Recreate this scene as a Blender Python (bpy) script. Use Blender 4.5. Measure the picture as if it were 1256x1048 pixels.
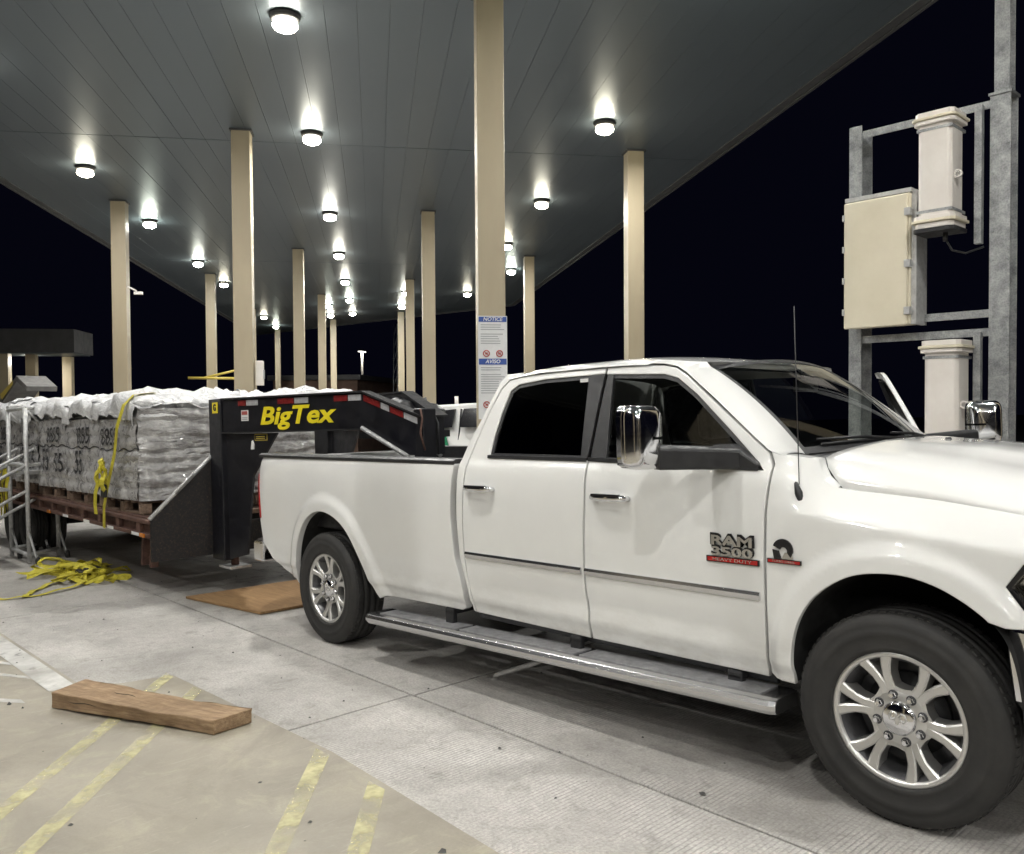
import bpy, bmesh, math, random
from mathutils import Vector, Matrix, noise
from mathutils.geometry import delaunay_2d_cdt
import numpy as np
random.seed(7)
SC = bpy.context.scene
for o in list(bpy.data.objects): bpy.data.objects.remove(o)
COL = SC.collection
R = math.radians

# ------------------------------------------------------------------ camera
CAM = Vector((5.74588, -4.36411, 1.626135))
yaw, pit, rol, fpx = -0.81999715, -0.00219396, -0.02785861, 1044.98
F = Vector((math.sin(yaw)*math.cos(pit), math.cos(yaw)*math.cos(pit), math.sin(pit)))
Rt = Vector((math.cos(yaw), -math.sin(yaw), 0)); Up = Rt.cross(F)
R2 = Rt*math.cos(rol)+Up*math.sin(rol); U2 = Up*math.cos(rol)-Rt*math.sin(rol)
cd = bpy.data.cameras.new('camera'); cam = bpy.data.objects.new('camera', cd); COL.objects.link(cam)
cam.matrix_world = Matrix(((R2.x, U2.x, -F.x, CAM.x), (R2.y, U2.y, -F.y, CAM.y), (R2.z, U2.z, -F.z, CAM.z), (0, 0, 0, 1)))
cd.sensor_width = 36; cd.sensor_fit = 'HORIZONTAL'; cd.lens = fpx/1256*36; cd.clip_start = .05; cd.clip_end = 3000
SC.camera = cam
# ------------------------------------------------------------------ world: clear night sky
wd = bpy.data.worlds.new('World'); SC.world = wd; wd.use_nodes = True
bg = wd.node_tree.nodes['Background']; bg.inputs[0].default_value = (.25, .27, .75, 1); bg.inputs[1].default_value = .0055
SC.view_settings.view_transform = 'Standard'; SC.view_settings.look = 'None'
SC.view_settings.exposure = 0.0; SC.view_settings.gamma = 1; SC.view_settings.use_curve_mapping = False
LAMP_W = 148; GLOBE = 125

# canopy frame (levelled to gravity; the paving falls away slightly from it)
MC = Matrix(((.5568628, -.8300277, .0309498, CAM.x), (.8304142, .5571462, .0006474, CAM.y), (-.017781, .0253406, .9995207, CAM.z), (0, 0, 0, 1)))
UPV = Vector((MC[0][2], MC[1][2], MC[2][2]))
def cpt(l, s, h): return MC @ Vector((l, s, h))
def cbase(l, s):
    P = cpt(l, s, 0); t = P.z/UPV.z; return -t      # local h of the ground
TILT = UPV.rotation_difference(Vector((0, 0, 1))).inverted().to_matrix().to_4x4()

# ------------------------------------------------------------------ materials
MATS = {}
class NT:
    def __init__(s, name):
        s.m = bpy.data.materials.new(name); s.m.use_nodes = True; s.t = s.m.node_tree
        s.b = s.t.nodes['Principled BSDF']; s.out = s.t.nodes['Material Output']; s.tc = None
        MATS[name] = s.m
    def n(s, typ, **kw):
        nd = s.t.nodes.new('ShaderNode'+typ)
        for k, v in kw.items():
            if k in nd.inputs: nd.inputs[k].default_value = v
            else: setattr(nd, k, v)
        return nd
    def l(s, a, b): s.t.links.new(a, b)
    def co(s, scale=(1, 1, 1), rot=(0, 0, 0)):
        if not s.tc: s.tc = s.n('TexCoord')
        mp = s.n('Mapping'); mp.inputs['Scale'].default_value = scale; mp.inputs['Rotation'].default_value = rot
        s.l(s.tc.outputs['Object'], mp.inputs[0]); return mp.outputs[0]
    def noise(s, sc, det=4, rough=.6, scale=(1, 1, 1), dist=0):
        nd = s.n('TexNoise'); nd.inputs['Scale'].default_value = sc; nd.inputs['Detail'].default_value = det
        nd.inputs['Roughness'].default_value = rough; nd.inputs['Distortion'].default_value = dist
        s.l(s.co(scale), nd.inputs['Vector']); return nd.outputs['Fac']
    def ramp(s, fac, stops):
        r = s.n('ValToRGB'); e = r.color_ramp.elements
        while len(e) < len(stops): e.new(.5)
        for i, (p, c) in enumerate(stops):
            e[i].position = p; e[i].color = (c, c, c, 1) if not isinstance(c, tuple) else (*c, 1)
        s.l(fac, r.inputs[0]); return r.outputs[0]
    def mix(s, fac, a, b, mode='MIX'):
        m = s.n('MixRGB', blend_type=mode)
        for i, v in enumerate((fac, a, b)):
            if hasattr(v, 'links'): s.l(v, m.inputs[i])
            elif isinstance(v, tuple): m.inputs[i].default_value = (*v, 1)
            else: m.inputs[i].default_value = v
        return m.outputs[0]
    def bump(s, h, st=.3, d=.01, nrm=None):
        b = s.n('Bump'); b.inputs['Strength'].default_value = st; b.inputs['Distance'].default_value = d
        s.l(h, b.inputs['Height'])
        if nrm: s.l(nrm, b.inputs['Normal'])
        s.l(b.outputs[0], s.b.inputs['Normal']); return b.outputs[0]
    def col(s, c): s.l(c, s.b.inputs['Base Color']) if hasattr(c, 'links') else setattr(s.b.inputs['Base Color'], 'default_value', (*c, 1))
    def p(s, **kw):
        for k, v in kw.items():
            k = k.replace('_', ' ')
            if hasattr(v, 'links'): s.l(v, s.b.inputs[k])
            else: s.b.inputs[k].default_value = v
        return s
def simple(name, c, rough=.5, metal=0, var=.0, sc=6, bump=0, bsc=60, **kw):
    t = NT(name); t.p(Roughness=rough, Metallic=metal, **kw)
    if var:
        f = t.noise(sc, 6); lo = tuple(x*(1-var) for x in c); hi = tuple(min(1, x*(1+var)) for x in c)
        t.col(t.ramp(f, [(.3, lo), (.7, hi)]))
        t.p(Roughness=t.ramp(t.noise(sc*1.7, 4), [(.3, max(.02, rough-.1)), (.7, min(1, rough+.12))]))
    else: t.col(c)
    if bump: t.bump(t.noise(bsc, 5), bump, .004)
    return t.m
# car paint: pearl white, faint dirt low down
t = NT('paint'); f = t.noise(2.2, 6); 
t.col(t.ramp(f, [(.25, (.745, .745, .73)), (.75, (.80, .80, .785))])); t.p(Roughness=.32, Coat_Weight=1.0, Coat_Roughness=.035); c0 = t.ramp(f, [(.25, (.745, .745, .73)), (.75, (.80, .80, .785))]); sx = t.n('SeparateXYZ'); t.l(t.tc.outputs['Object'], sx.inputs[0]); zr = t.ramp(sx.outputs['Z'], [(.45, .55), (.72, 0)]); dn_ = t.ramp(t.noise(4.5, 7, .7, (1, 1, 2)), [(.4, 0), (.75, 1)]); t.col(t.mix(t.mix(1, zr, dn_, 'MULTIPLY'), c0, (.33, .30, .255)))
t.p(Coat_Roughness=t.ramp(t.noise(5, 5), [(.35, .03), (.8, .10)]))
simple('chrome', (.82, .82, .84), .11, 1)
simple('alloy', (.70, .69, .67), .40, .9)
simple('alloy_dark', (.10, .10, .105), .45, .7, .2, 20)
simple('board_chrome', (.66, .66, .67), .24, 1)
simple('black_plastic', (.022, .022, .024), .42, 0, .25, 14, .15, 400)
simple('black_gloss', (.012, .012, .014), .12, 0, 0)
simple('tread_plate', (.36, .36, .37), .42, .5, .25, 20, .8, 90)
simple('liner', (.008, .008, .008), .95, 0, .3, 8)
t = NT('rubber'); f = t.noise(7, 8, .7); t.col(t.ramp(f, [(.3, (.014, .014, .014)), (.75, (.034, .032, .030))])); t.p(Roughness=.72)
t.bump(t.noise(60, 4), .2, .003)
simple('interior', (.05, .05, .05), .75, 0, .3, 12)
simple('trim_wood', (.10, .055, .03), .4, 0, .3, 12)
simple('headliner_cloth', (.30, .29, .27), .9)
simple('seat_fabric', (.10, .095, .09), .8, 0, .3, 30)
def glass(name, tint, gl=.02):
    t = NT(name); tr = t.n('BsdfTransparent'); tr.inputs[0].default_value = (*tint, 1)
    g = t.n('BsdfGlossy'); g.inputs['Roughness'].default_value = gl
    fr = t.n('Fresnel'); fr.inputs[0].default_value = 1.5; mx = t.n('MixShader')
    t.l(fr.outputs[0], mx.inputs[0]); t.l(tr.outputs[0], mx.inputs[1]); t.l(g.outputs[0], mx.inputs[2]); t.l(mx.outputs[0], t.out.inputs[0]); return t
glass('glass_dark', (.035, .037, .04)); glass('glass_clear', (.62, .66, .63)); glass('lens', (.8, .8, .8))
simple('mirror_glass', (.35, .36, .42), .03, 1)
simple('red_lens', (.38, .008, .008), .12, 0, 0, Coat_Weight=.6)
simple('amber', (.55, .17, .01), .25)
simple('red_paint', (.42, .02, .02), .4, 0, .2, 40)
simple('red_tape', (.16, .012, .012), .35, 0, .3, 30); simple('grey_tape', (.36, .36, .37), .4, 0, .2, 30)
simple('black_paint', (.005, .005, .008), .42, 0, .35, 6, .1, 160)
t = NT('dusty_black'); f = t.noise(45, 8, .75); t.col(t.ramp(f, [(.50, (.006, .006, .007)), (.62, (.035, .022, .016)), (.78, (.16, .10, .065))])); t.p(Roughness=.62); t.bump(f, .3, .003)
t = NT('rust_rail'); f = t.noise(5, 8, .7, (1, 3, 3)); t.col(t.ramp(f, [(.3, (.045, .022, .018)), (.55, (.11, .055, .04)), (.8, (.2, .12, .09))])); t.p(Roughness=.75); t.bump(f, .3, .004)
t = NT('wood_old'); f = t.noise(3, 8, .7, (1.6, 16, 22), .6); g = t.noise(9, 5)
t.col(t.mix(t.ramp(g, [(.4, 0), (.7, .6)]), t.ramp(f, [(.25, (.13, .08, .045)), (.5, (.30, .20, .115)), (.8, (.46, .34, .21))]), (.16, .10, .055))); t.p(Roughness=.85); t.bump(f, .7, .008)
t = NT('plywood'); f = t.noise(2.2, 8, .65, (1.2, 9, 9), 1.2); t.col(t.ramp(f, [(.25, (.17, .095, .04)), (.55, (.31, .185, .085)), (.8, (.40, .26, .13))])); t.p(Roughness=.8); t.bump(f, .3, .004)
t = NT('pallet_wood'); f = t.noise(4, 6, .7, (3, 12, 12)); t.col(t.ramp(f, [(.3, (.10, .065, .045)), (.7, (.26, .18, .13))])); t.p(Roughness=.85)
t = NT('strap'); f = t.noise(18, 5); t.col(t.ramp(f, [(.3, (.42, .36, .02)), (.7, (.66, .58, .05))])); t.p(Roughness=.6)
w_ = t.n('TexWave'); w_.inputs['Scale'].default_value = 160; t.l(t.co(), w_.inputs[0]); t.bump(w_.outputs['Fac'], .3, .002)
t = NT('bag'); f = t.noise(6, 8, .7); t.col(t.ramp(f, [(.28, (.19, .185, .185)), (.5, (.42, .41, .405)), (.72, (.70, .69, .68))])); t.p(Roughness=.26, Coat_Weight=.8, Coat_Roughness=.08)
t.bump(t.noise(11, 7, .65, (.5, .5, 2.2), 1.8), 1, .03)
t = NT('white_film'); f = t.noise(5, 8, .7); t.col(t.ramp(f, [(.3, (.50, .50, .51)), (.7, (.80, .80, .80))])); t.p(Roughness=.3, Coat_Weight=.3)
t.bump(t.noise(9, 6, .65, (1, 1, 1), 2), .9, .03)
# stretch film over the sides of the pallets: clear film over dark printed sacks
t = NT('stretch_film'); f = t.noise(9, 8, .72, (1, 1, 1), .8); g = t.noise(2.3, 5)
t.col(t.ramp(f, [(.3, (.24, .235, .24)), (.5, (.46, .45, .45)), (.72, (.70, .69, .68))])); t.p(Roughness=t.ramp(f, [(.3, .18), (.7, .42)]), Coat_Weight=.6, Coat_Roughness=.1)
t.bump(t.noise(11, 7, .65, (1, 1, 1.6), 2.5), 1, .025)
simple('ink', (.025, .025, .027), .5, 0, .3, 30)
simple('white_print', (.75, .75, .74), .5)
simple('yellow_print', (.80, .66, .02), .45)
simple('steel_grey', (.50, .50, .495), .5, .35, .2, 20)
t = NT('galvanised'); f = t.noise(9, 7, .65); v = t.n('TexVoronoi'); v.inputs['Scale'].default_value = 70; t.l(t.co(), v.inputs['Vector'])
t.col(t.mix(.35, t.ramp(f, [(.3, (.20, .21, .215)), (.7, (.46, .47, .47))]), v.outputs['Distance'], 'SOFT_LIGHT')); t.p(Roughness=.5, Metallic=.45); t.bump(f, .2, .004)
t = NT('cream'); f = t.noise(3, 5); t.col(t.ramp(f, [(.3, (.70, .64, .49)), (.7, (.77, .71, .56))])); t.p(Roughness=.5)
t = NT('white_housing'); f = t.noise(4, 5); t.col(t.ramp(f, [(.3, (.74, .69, .64)), (.7, (.82, .78, .73))])); t.p(Roughness=.45)
t = NT('column_paint'); f = t.noise(1.6, 5, .6, (1, 1, .25)); t.col(t.ramp(f, [(.3, (.385, .325, .225)), (.7, (.45, .385, .27))])); t.p(Roughness=.42); t.bump(t.noise(30, 3), .05, .004)
t = NT('soffit'); f = t.noise(.35, 2, .5, (1, .5, 1)); t.col(t.ramp(f, [(.3, (.135, .162, .185)), (.7, (.155, .182, .205))])); t.p(Roughness=.40, Metallic=.55)
simple('lamp_cap', (.05, .05, .05), .5, .3)
t = NT('globe'); t.col((.9, .88, .8)); oi = t.n('ObjectInfo'); t.p(Emission_Color=t.ramp(oi.outputs['Random'], [(.0, (1, .92, .70)), (.5, (1, .96, .84)), (1, (.93, 1, .84))]))
mp_ = t.n('MapRange'); t.l(oi.outputs['Random'], mp_.inputs[0]); mp_.inputs[3].default_value = GLOBE*.7; mp_.inputs[4].default_value = GLOBE*1.3; t.p(Emission_Strength=mp_.outputs[0])
t = NT('pole_glow'); t.p(Emission_Color=(1, .95, .85, 1), Emission_Strength=3)
t = NT('dash_glow'); t.p(Emission_Color=(1, .35, .12, 1), Emission_Strength=.9)
simple('dark_metal', (.03, .03, .032), .5, .4, .2, 10)
simple('dark_roof', (.075, .075, .078), .6, .2, .15, 2)
simple('tan_wall', (.16, .10, .075), .9, 0, .2, 1.5)
simple('green_paint', (.015, .19, .09), .4); simple('gold_paint', (.62, .48, .10), .4)
simple('blue_print', (.03, .08, .33), .5); simple('sign_white', (.74, .745, .75), .5, 0, .04, 30); simple('grey_print', (.36, .37, .38), .6); simple('red_print', (.42, .10, .09), .6)
simple('tarp', (.10, .095, .09), .6, 0, .3, 6, .4, 20)
simple('bin_grey', (.3, .29, .28), .7, 0, .2)
simple('asphalt', (.085, .083, .08), .9, 0, .25, 3, .4, 120)
# grooved concrete apron
def concrete(name, lo, hi, tine, stains):
    t = NT(name); f = t.noise(2.2, 9, .68); g = t.noise(70, 3, .7); h = t.noise(.55, 5, .55)
    c = t.ramp(f, [(.28, lo), (.72, hi)])
    c = t.mix(t.ramp(g, [(.35, .5), (.62, 0)]), c, (.20, .19, .18)); q = t.noise(16, 6, .75, (1, 1, 1), .6); c = t.mix(t.ramp(q, [(.5, 0), (.72, .45)]), c, (.24, .225, .21)); c = t.mix(t.ramp(q, [(.28, .4), (.42, 0)]), c, (.72, .70, .68))
    c = t.mix(t.ramp(h, [(.35, stains), (.58, 0)]), c, (.12, .115, .10))
    k = t.noise(6, 4, .6, (1, 1, 1), 1); c = t.mix(t.ramp(k, [(.56, 0), (.72, .5)]), c, (.20, .19, .165))
    t.p(Roughness=t.ramp(f, [(.3, .6), (.7, .82)]))
    n1 = None
    if tine:
        wv = t.n('TexWave', wave_type='BANDS', bands_direction='X', wave_profile='SIN'); wv.inputs['Scale'].default_value = 13.5; wv.inputs['Distortion'].default_value = .5; wv.inputs['Detail'].default_value = 2
        wv.inputs['Detail Scale'].default_value = 3
        t.l(t.co(), wv.inputs['Vector'])
        m = t.noise(1.1, 5, .6); wr = t.ramp(m, [(.44, 0), (.62, 1)])
        gr = t.mix(wr, (1.0, 1.0, 1.0), t.ramp(wv.outputs['Fac'], [(.05, 0), (.35, 1)]))
        c = t.mix(t.mix(1, t.ramp(wv.outputs['Fac'], [(.05, .5), (.3, 0)]), wr, 'MULTIPLY'), c, (.13, .125, .12))
        n1 = t.bump(gr, .5, .006)
    t.bump(g, .25, .003, n1); t.col(c); return t.m
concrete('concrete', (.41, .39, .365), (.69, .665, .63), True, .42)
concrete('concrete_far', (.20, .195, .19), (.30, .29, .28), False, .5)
t = NT('tan_concrete'); f = t.noise(1.6, 9, .66); g = t.noise(90, 3, .7); k = t.noise(3.5, 6, .7, (1, 1, 1), 1.2)
c = t.ramp(f, [(.3, (.235, .212, .168)), (.7, (.345, .315, .255))]); c = t.mix(t.ramp(k, [(.52, 0), (.75, .5)]), c, (.46, .43, .31)); k2 = t.noise(1.1, 7, .7, (1, 1, 1), 1.5); c = t.mix(t.ramp(k2, [(.5, 0), (.68, .45)]), c, (.155, .138, .11)); c = t.mix(t.ramp(g, [(.3, .25), (.6, 0)]), c, (.2, .17, .14))
sc_ = t.noise(5, 3, .5, (14, 1.2, 1), .8); c = t.mix(t.ramp(sc_, [(.64, 0), (.70, .22)]), c, (.5, .46, .38))
t.col(c); t.p(Roughness=t.ramp(f, [(.3, .42), (.7, .62)])); t.bump(g, .15, .003)
def worn(name, c, lo, hi, sc=7):
    t = NT(name); f = t.noise(sc, 8, .62); g = t.noise(1.5, 3)
    t.col(t.ramp(t.noise(20, 5), [(.3, tuple(x*.8 for x in c)), (.7, c)])); t.p(Roughness=.6)
    t.p(Alpha=t.mix(1, t.ramp(f, [(lo, .05), (hi, .85)]), t.ramp(g, [(.3, .5), (.6, 1)]), 'MULTIPLY'))
worn('worn_yellow', (.78, .73, .40), .37, .66, 4.5); worn('worn_white', (.72, .71, .68), .2, .42)
worn('oil', (.03, .03, .027), .50, .85)

# ------------------------------------------------------------------ mesh helpers
def link(name, me, parent=None, mats=()):
    o = bpy.data.objects.new(name, me); COL.objects.link(o)
    if parent: o.parent = parent
    for m in mats: me.materials.append(MATS[m])
    return o
def tag(o, label=None, cat=None, group=None, kind=None):
    for k, v in (('label', label), ('category', cat), ('group', group), ('kind', kind)):
        if v: o[k] = v
    return o
def empty(name, mw=None, **kw):
    o = bpy.data.objects.new(name, None); COL.objects.link(o); o.empty_display_size = .2
    if mw is not None: o.matrix_world = mw if isinstance(mw, Matrix) else Matrix.Translation(mw)
    return tag(o, **kw)
class MB:
    def __init__(s): s.v = []; s.f = []; s.m = []; s.s = []
    def add(s, vs, fs, m=0, sm=False):
        b = len(s.v); s.v += [tuple(v) for v in vs]
        for f in fs: s.f.append(tuple(b+i for i in f)); s.m.append(m); s.s.append(sm)
        return s
    def box(s, x0, x1, y0, y1, z0, z1, m=0, M=None):
        vs = [Vector((x, y, z)) for x in (x0, x1) for y in (y0, y1) for z in (z0, z1)]
        if M: vs = [M @ v for v in vs]
        return s.add(vs, [(0, 1, 3, 2), (4, 6, 7, 5), (0, 4, 5, 1), (2, 3, 7, 6), (0, 2, 6, 4), (1, 5, 7, 3)], m)
    def prism(s, pts, axis, a, b, m=0, sm=False):
        # pts 2D polygon; axis 'y': (x,z) ; 'x': (y,z) ; 'z': (x,y)
        def P(p, t): return {'y': (p[0], t, p[1]), 'x': (t, p[0], p[1]), 'z': (p[0], p[1], t)}[axis]
        n = len(pts); vs = [P(p, a) for p in pts]+[P(p, b) for p in pts]
        return s.add(vs, [tuple(range(n))[::-1], tuple(range(n, 2*n))]+[(i, (i+1) % n, n+(i+1) % n, n+i) for i in range(n)], m, sm)
    def tube(s, pts, r, n=8, m=0, sm=True, closed=False):
        pts = [Vector(p) for p in pts]; rs = r if isinstance(r, (list, tuple)) else [r]*len(pts); k = len(pts); rings = []; prev = None
        for i, p in enumerate(pts):
            d = (pts[min(i+1, k-1)]-pts[max(i-1, 0)]).normalized()
            if prev is None:
                a = Vector((0, 0, 1)) if abs(d.z) < .9 else Vector((1, 0, 0)); u = d.cross(a).normalized()
            else: u = (prev-d*prev.dot(d)).normalized()
            prev = u; w = d.cross(u)
            rings.append([p+(u*math.cos(2*math.pi*j/n)+w*math.sin(2*math.pi*j/n))*rs[i] for j in range(n)])
        vs = [q for g in rings for q in g]
        fs = [(i*n+j, i*n+(j+1) % n, (i+1)*n+(j+1) % n, (i+1)*n+j) for i in range(k-1) for j in range(n)]
        s.add(vs, fs, m, sm); s.add(rings[0], [tuple(range(n))[::-1]], m); s.add(rings[-1], [tuple(range(n))], m); return s
    def lathe(s, prof, n=48, m=0, M=None, sm=True, close=False):
        # prof: list (r, h) turned round local y
        vs = []
        for r, h in prof:
            for j in range(n):
                a = 2*math.pi*j/n; v = Vector((r*math.cos(a), h, r*math.sin(a))); vs.append(M @ v if M else v)
        k = len(prof); L = k if close else k-1
        return s.add(vs, [(i*n+j, i*n+(j+1) % n, ((i+1) % k)*n+(j+1) % n, ((i+1) % k)*n+j) for i in range(L) for j in range(n)], m, sm)
    def grid(s, fn, nu, nv, m=0, sm=True):
        vs = [fn(i/nu, j/nv) for i in range(nu+1) for j in range(nv+1)]
        return s.add(vs, [(i*(nv+1)+j, (i+1)*(nv+1)+j, (i+1)*(nv+1)+j+1, i*(nv+1)+j+1) for i in range(nu) for j in range(nv)], m, sm)
    def build(s, name, mats, parent=None, bevel=0, fix=True, seg=2):
        me = bpy.data.meshes.new(name); me.from_pydata(s.v, [], s.f)
        mats = [mats] if isinstance(mats, str) else mats
        o = link(name, me, parent, mats)
        me.polygons.foreach_set('material_index', s.m); me.polygons.foreach_set('use_smooth', s.s)
        if fix:
            bm = bmesh.new(); bm.from_mesh(me); bmesh.ops.remove_doubles(bm, verts=bm.verts, dist=1e-5); bmesh.ops.recalc_face_normals(bm, faces=bm.faces); bm.to_mesh(me); bm.free()
        me.update()
        if bevel:
            b = o.modifiers.new('bevel', 'BEVEL'); b.width = bevel; b.segments = seg; b.limit_method = 'ANGLE'; b.angle_limit = R(35); b.harden_normals = False
        return o
def copy_thing(o, mw=None, **kw):
    c = o.copy(); COL.objects.link(c)
    if mw is not None: c.matrix_world = mw
    for ch in o.children:
        d = ch.copy(); COL.objects.link(d); d.parent = c
        for g in ch.children:
            e = g.copy(); COL.objects.link(e); e.parent = d
    return tag(c, **kw)
def text_mesh(body, size, extrude=.002, bold=0, shear=0, align='CENTER', sx=1):
    cu = bpy.data.curves.new('t', 'FONT'); cu.body = body; cu.size = size; cu.extrude = extrude; cu.offset = bold; cu.shear = shear
    cu.align_x = align; cu.align_y = 'CENTER'; cu.resolution_u = 3
    o = bpy.data.objects.new('t', cu); COL.objects.link(o); bpy.context.view_layer.update()
    me = bpy.data.meshes.new_from_object(o.evaluated_get(bpy.context.evaluated_depsgraph_get()))
    bpy.data.objects.remove(o); bpy.data.curves.remove(cu)
    for v in me.vertices: v.co.x *= sx
    me.materials.clear(); return me
def text(name, body, size, mat, M, parent, **kw):
    me = text_mesh(body, size, **kw); me.name = name
    for v in me.vertices: v.co = M @ v.co
    return link(name, me, parent, [mat])
SIDE = Matrix(((1, 0, 0, 0), (0, 0, -1, 0), (0, 1, 0, 0), (0, 0, 0, 1)))       # text plane facing -y
def atside(x, y, z): return Matrix.Translation((x, y, z)) @ SIDE
def chaikin(p, n=2, closed=False):
    for _ in range(n):
        q = [] if closed else [p[0]]
        L = len(p) if closed else len(p)-1
        for i in range(L):
            a, b = p[i], p[(i+1) % len(p)]
            q += [(a[0]*.75+b[0]*.25, a[1]*.75+b[1]*.25), (a[0]*.25+b[0]*.75, a[1]*.25+b[1]*.75)]
        if not closed: q.append(p[-1])
        p = q
    return p
def densify(p, d=.05):
    out = []
    for i in range(len(p)):
        a, b = Vector(p[i]), Vector(p[(i+1) % len(p)]); k = max(1, int(math.ceil((b-a).length/d)))
        out += [tuple(a.lerp(b, j/k)) for j in range(k)]
    return out
def area2(p): return sum(p[i][0]*p[(i+1) % len(p)][1]-p[(i+1) % len(p)][0]*p[i][1] for i in range(len(p)))
def inpoly(q, p):
    x, y = q; c = False; j = len(p)-1
    for i in range(len(p)):
        if (p[i][1] > y) != (p[j][1] > y) and x < (p[j][0]-p[i][0])*(y-p[i][1])/(p[j][1]-p[i][1])+p[i][0]: c = not c
        j = i
    return c
def ss(a, b, x):
    t = min(1, max(0, (x-a)/(b-a))); return t*t*(3-2*t)
lerp = lambda a, b, t: a+(b-a)*t

# ------------------------------------------------------------------ ground
tag(MB().grid(lambda u, v: (lerp(-400, 300, u), lerp(-300, 400, v), -.03), 4, 4).build('ground', 'asphalt'), kind='structure')
apron = empty('pavement', kind='structure')
def jy(k, x):      # joint lines running with the lane
    return [-2.9, -1.245-.037*x, 2.45-.037*x, 6.1-.037*x, 9.8-.037*x, 13.5-.037*x, 17.2-.037*x][k]
xs = [-35.3+4.6*i for i in range(11)]
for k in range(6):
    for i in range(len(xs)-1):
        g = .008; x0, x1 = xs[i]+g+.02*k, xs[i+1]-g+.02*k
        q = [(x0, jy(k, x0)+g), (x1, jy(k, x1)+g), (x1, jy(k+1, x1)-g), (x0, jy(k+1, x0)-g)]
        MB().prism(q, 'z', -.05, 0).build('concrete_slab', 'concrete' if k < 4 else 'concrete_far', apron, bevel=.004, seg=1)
lower = MB().prism([(-35, -3), (14, -3), (14, 20), (-35, 20)], 'z', -.029, -.018).build('joint_bed', 'liner', apron)
pt = [(-.05, -2.15), (1.95, -2.13), (3.32, -2.23), (9, -2.55), (14, -2.9), (14, -14), (-35, -14), (-35, -2.66), (-.30, -2.66), (-.12, -2.45)]
tag(MB().prism(pt, 'z', -.02, .004).build('smooth_concrete_paving', 'tan_concrete'), kind='structure')
def stripe(name, pts, mat, z=.008):
    return tag(MB().add([(*p, z) for p in pts], [tuple(range(len(pts)))]).build(name, mat), kind='structure')
for x0 in (-.06, .40, 1.93, 2.47, 3.95, 4.5):
    d = (.76, -.65); wd_ = .07; L = 5.2; a = (x0, -2.165-max(0, x0-1.9)*.075)
    pts = [(a[0]-wd_, a[1]), (a[0]+wd_*.9, a[1])]
    far = [(a[0]+d[0]*L+wd_*.9, a[1]+d[1]*L), (a[0]+d[0]*L-wd_, a[1]+d[1]*L)]
    stripe('yellow_stripe', pts+far, 'worn_yellow')
stripe('white_line', [(-35, -2.85), (-.28, -2.85), (-.28, -2.69), (-35, -2.69)], 'worn_white')
for a, b in (((-1.62, -3.03), (-1.22, -2.855)), ((-1.42, -3.19), (-.72, -2.855)), ((-.55, -3.27), (-.16, -3.02))):
    stripe('white_hatch', [(a[0]-.05, a[1]), (a[0]+.03, a[1]-.03), (b[0]+.03, b[1]), (b[0]-.07, b[1])], 'worn_white')
def blob(x, y, rx, ry, seed):
    rnd = random.Random(seed); pts = []
    for i in range(24):
        a = i*math.pi/12; k = .8+.35*noise.noise((math.cos(a)*1.3+seed, math.sin(a)*1.3, seed*.7)); pts.append((x+rx*k*math.cos(a), y+ry*k*math.sin(a)))
    return stripe('oil_stain', pts, 'oil', .0075)
blob(2.5, -.2, 1.2, .45, 1); blob(-2.4, .4, 1.6, .9, 2); blob(3.55, -.62, .22, .16, 3); blob(-5.0, .6, 2.0, .9, 5)

m = MB(); rg = random.Random(77)
for k in range(170):
    x = rg.uniform(-5, 5); y = rg.uniform(-4.2, -1.0) if rg.random() < .7 else rg.uniform(-1, 2.2); r = rg.uniform(.003, .011)*(1 if rg.random() < .9 else 1.8)
    z = .006; pts = [(x+r*math.cos(a)*rg.uniform(.6, 1.3), y+r*math.sin(a)*rg.uniform(.6, 1.3), z) for a in (0, 1.6, 3.1, 4.7)]
    m.add(pts+[(x+rg.uniform(-.3, .3)*r, y, z+r*rg.uniform(.4, .9))], [(0, 1, 4), (1, 2, 4), (2, 3, 4), (3, 0, 4), (3, 2, 1, 0)])
tag(m.build('grit', 'asphalt'), kind='stuff')
# ------------------------------------------------------------------ canopy
canopy = empty('canopy', MC, label='large flat canopy roof with grey metal soffit over the truck lanes', cat='canopy')
H = 4.9
lo_s = lambda l: -20-1.27*l
hi_s = lambda l: 49.4-1.27*l
L0, L1 = -7.85, 6.72
cuts = [-60, -9.9, 3.2, 16.35, 29.6, 42.8, 90]
nst = 36; wst = (L1-L0)/nst
for i in range(nst):
    a, b = L0+i*wst, L0+(i+1)*wst; mid = (a+b)/2
    for j in range(len(cuts)-1):
        s0a, s0b = max(cuts[j], lo_s(a)), max(cuts[j], lo_s(b)); s1a, s1b = min(cuts[j+1], hi_s(a)), min(cuts[j+1], hi_s(b))
        if s1a-s0a < .3: continue
        g = .002; dz = random.uniform(-.0015, .0015)
        vs = [(a+g, s0a+.012, H+dz), (b-g, s0b+.012, H+dz), (b-g, s1b-.012, H+dz), (a+g, s1a-.012, H+dz), (a+g, s0a+.012, H+.03), (b-g, s0b+.012, H+.03), (b-g, s1b-.012, H+.03), (a+g, s1a-.012, H+.03)]
        MB().add(vs, [(3, 2, 1, 0), (4, 5, 6, 7), (0, 1, 5, 4), (1, 2, 6, 5), (2, 3, 7, 6), (3, 0, 4, 7)]).build('soffit_panel', 'soffit', canopy)
crn = [(L0, lo_s(L0)), (L1, lo_s(L1)), (L1, hi_s(L1)), (L0, hi_s(L0))]
MB().prism(crn, 'z', H+.032, H+.75).build('roof_deck', 'dark_roof', canopy)
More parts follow.
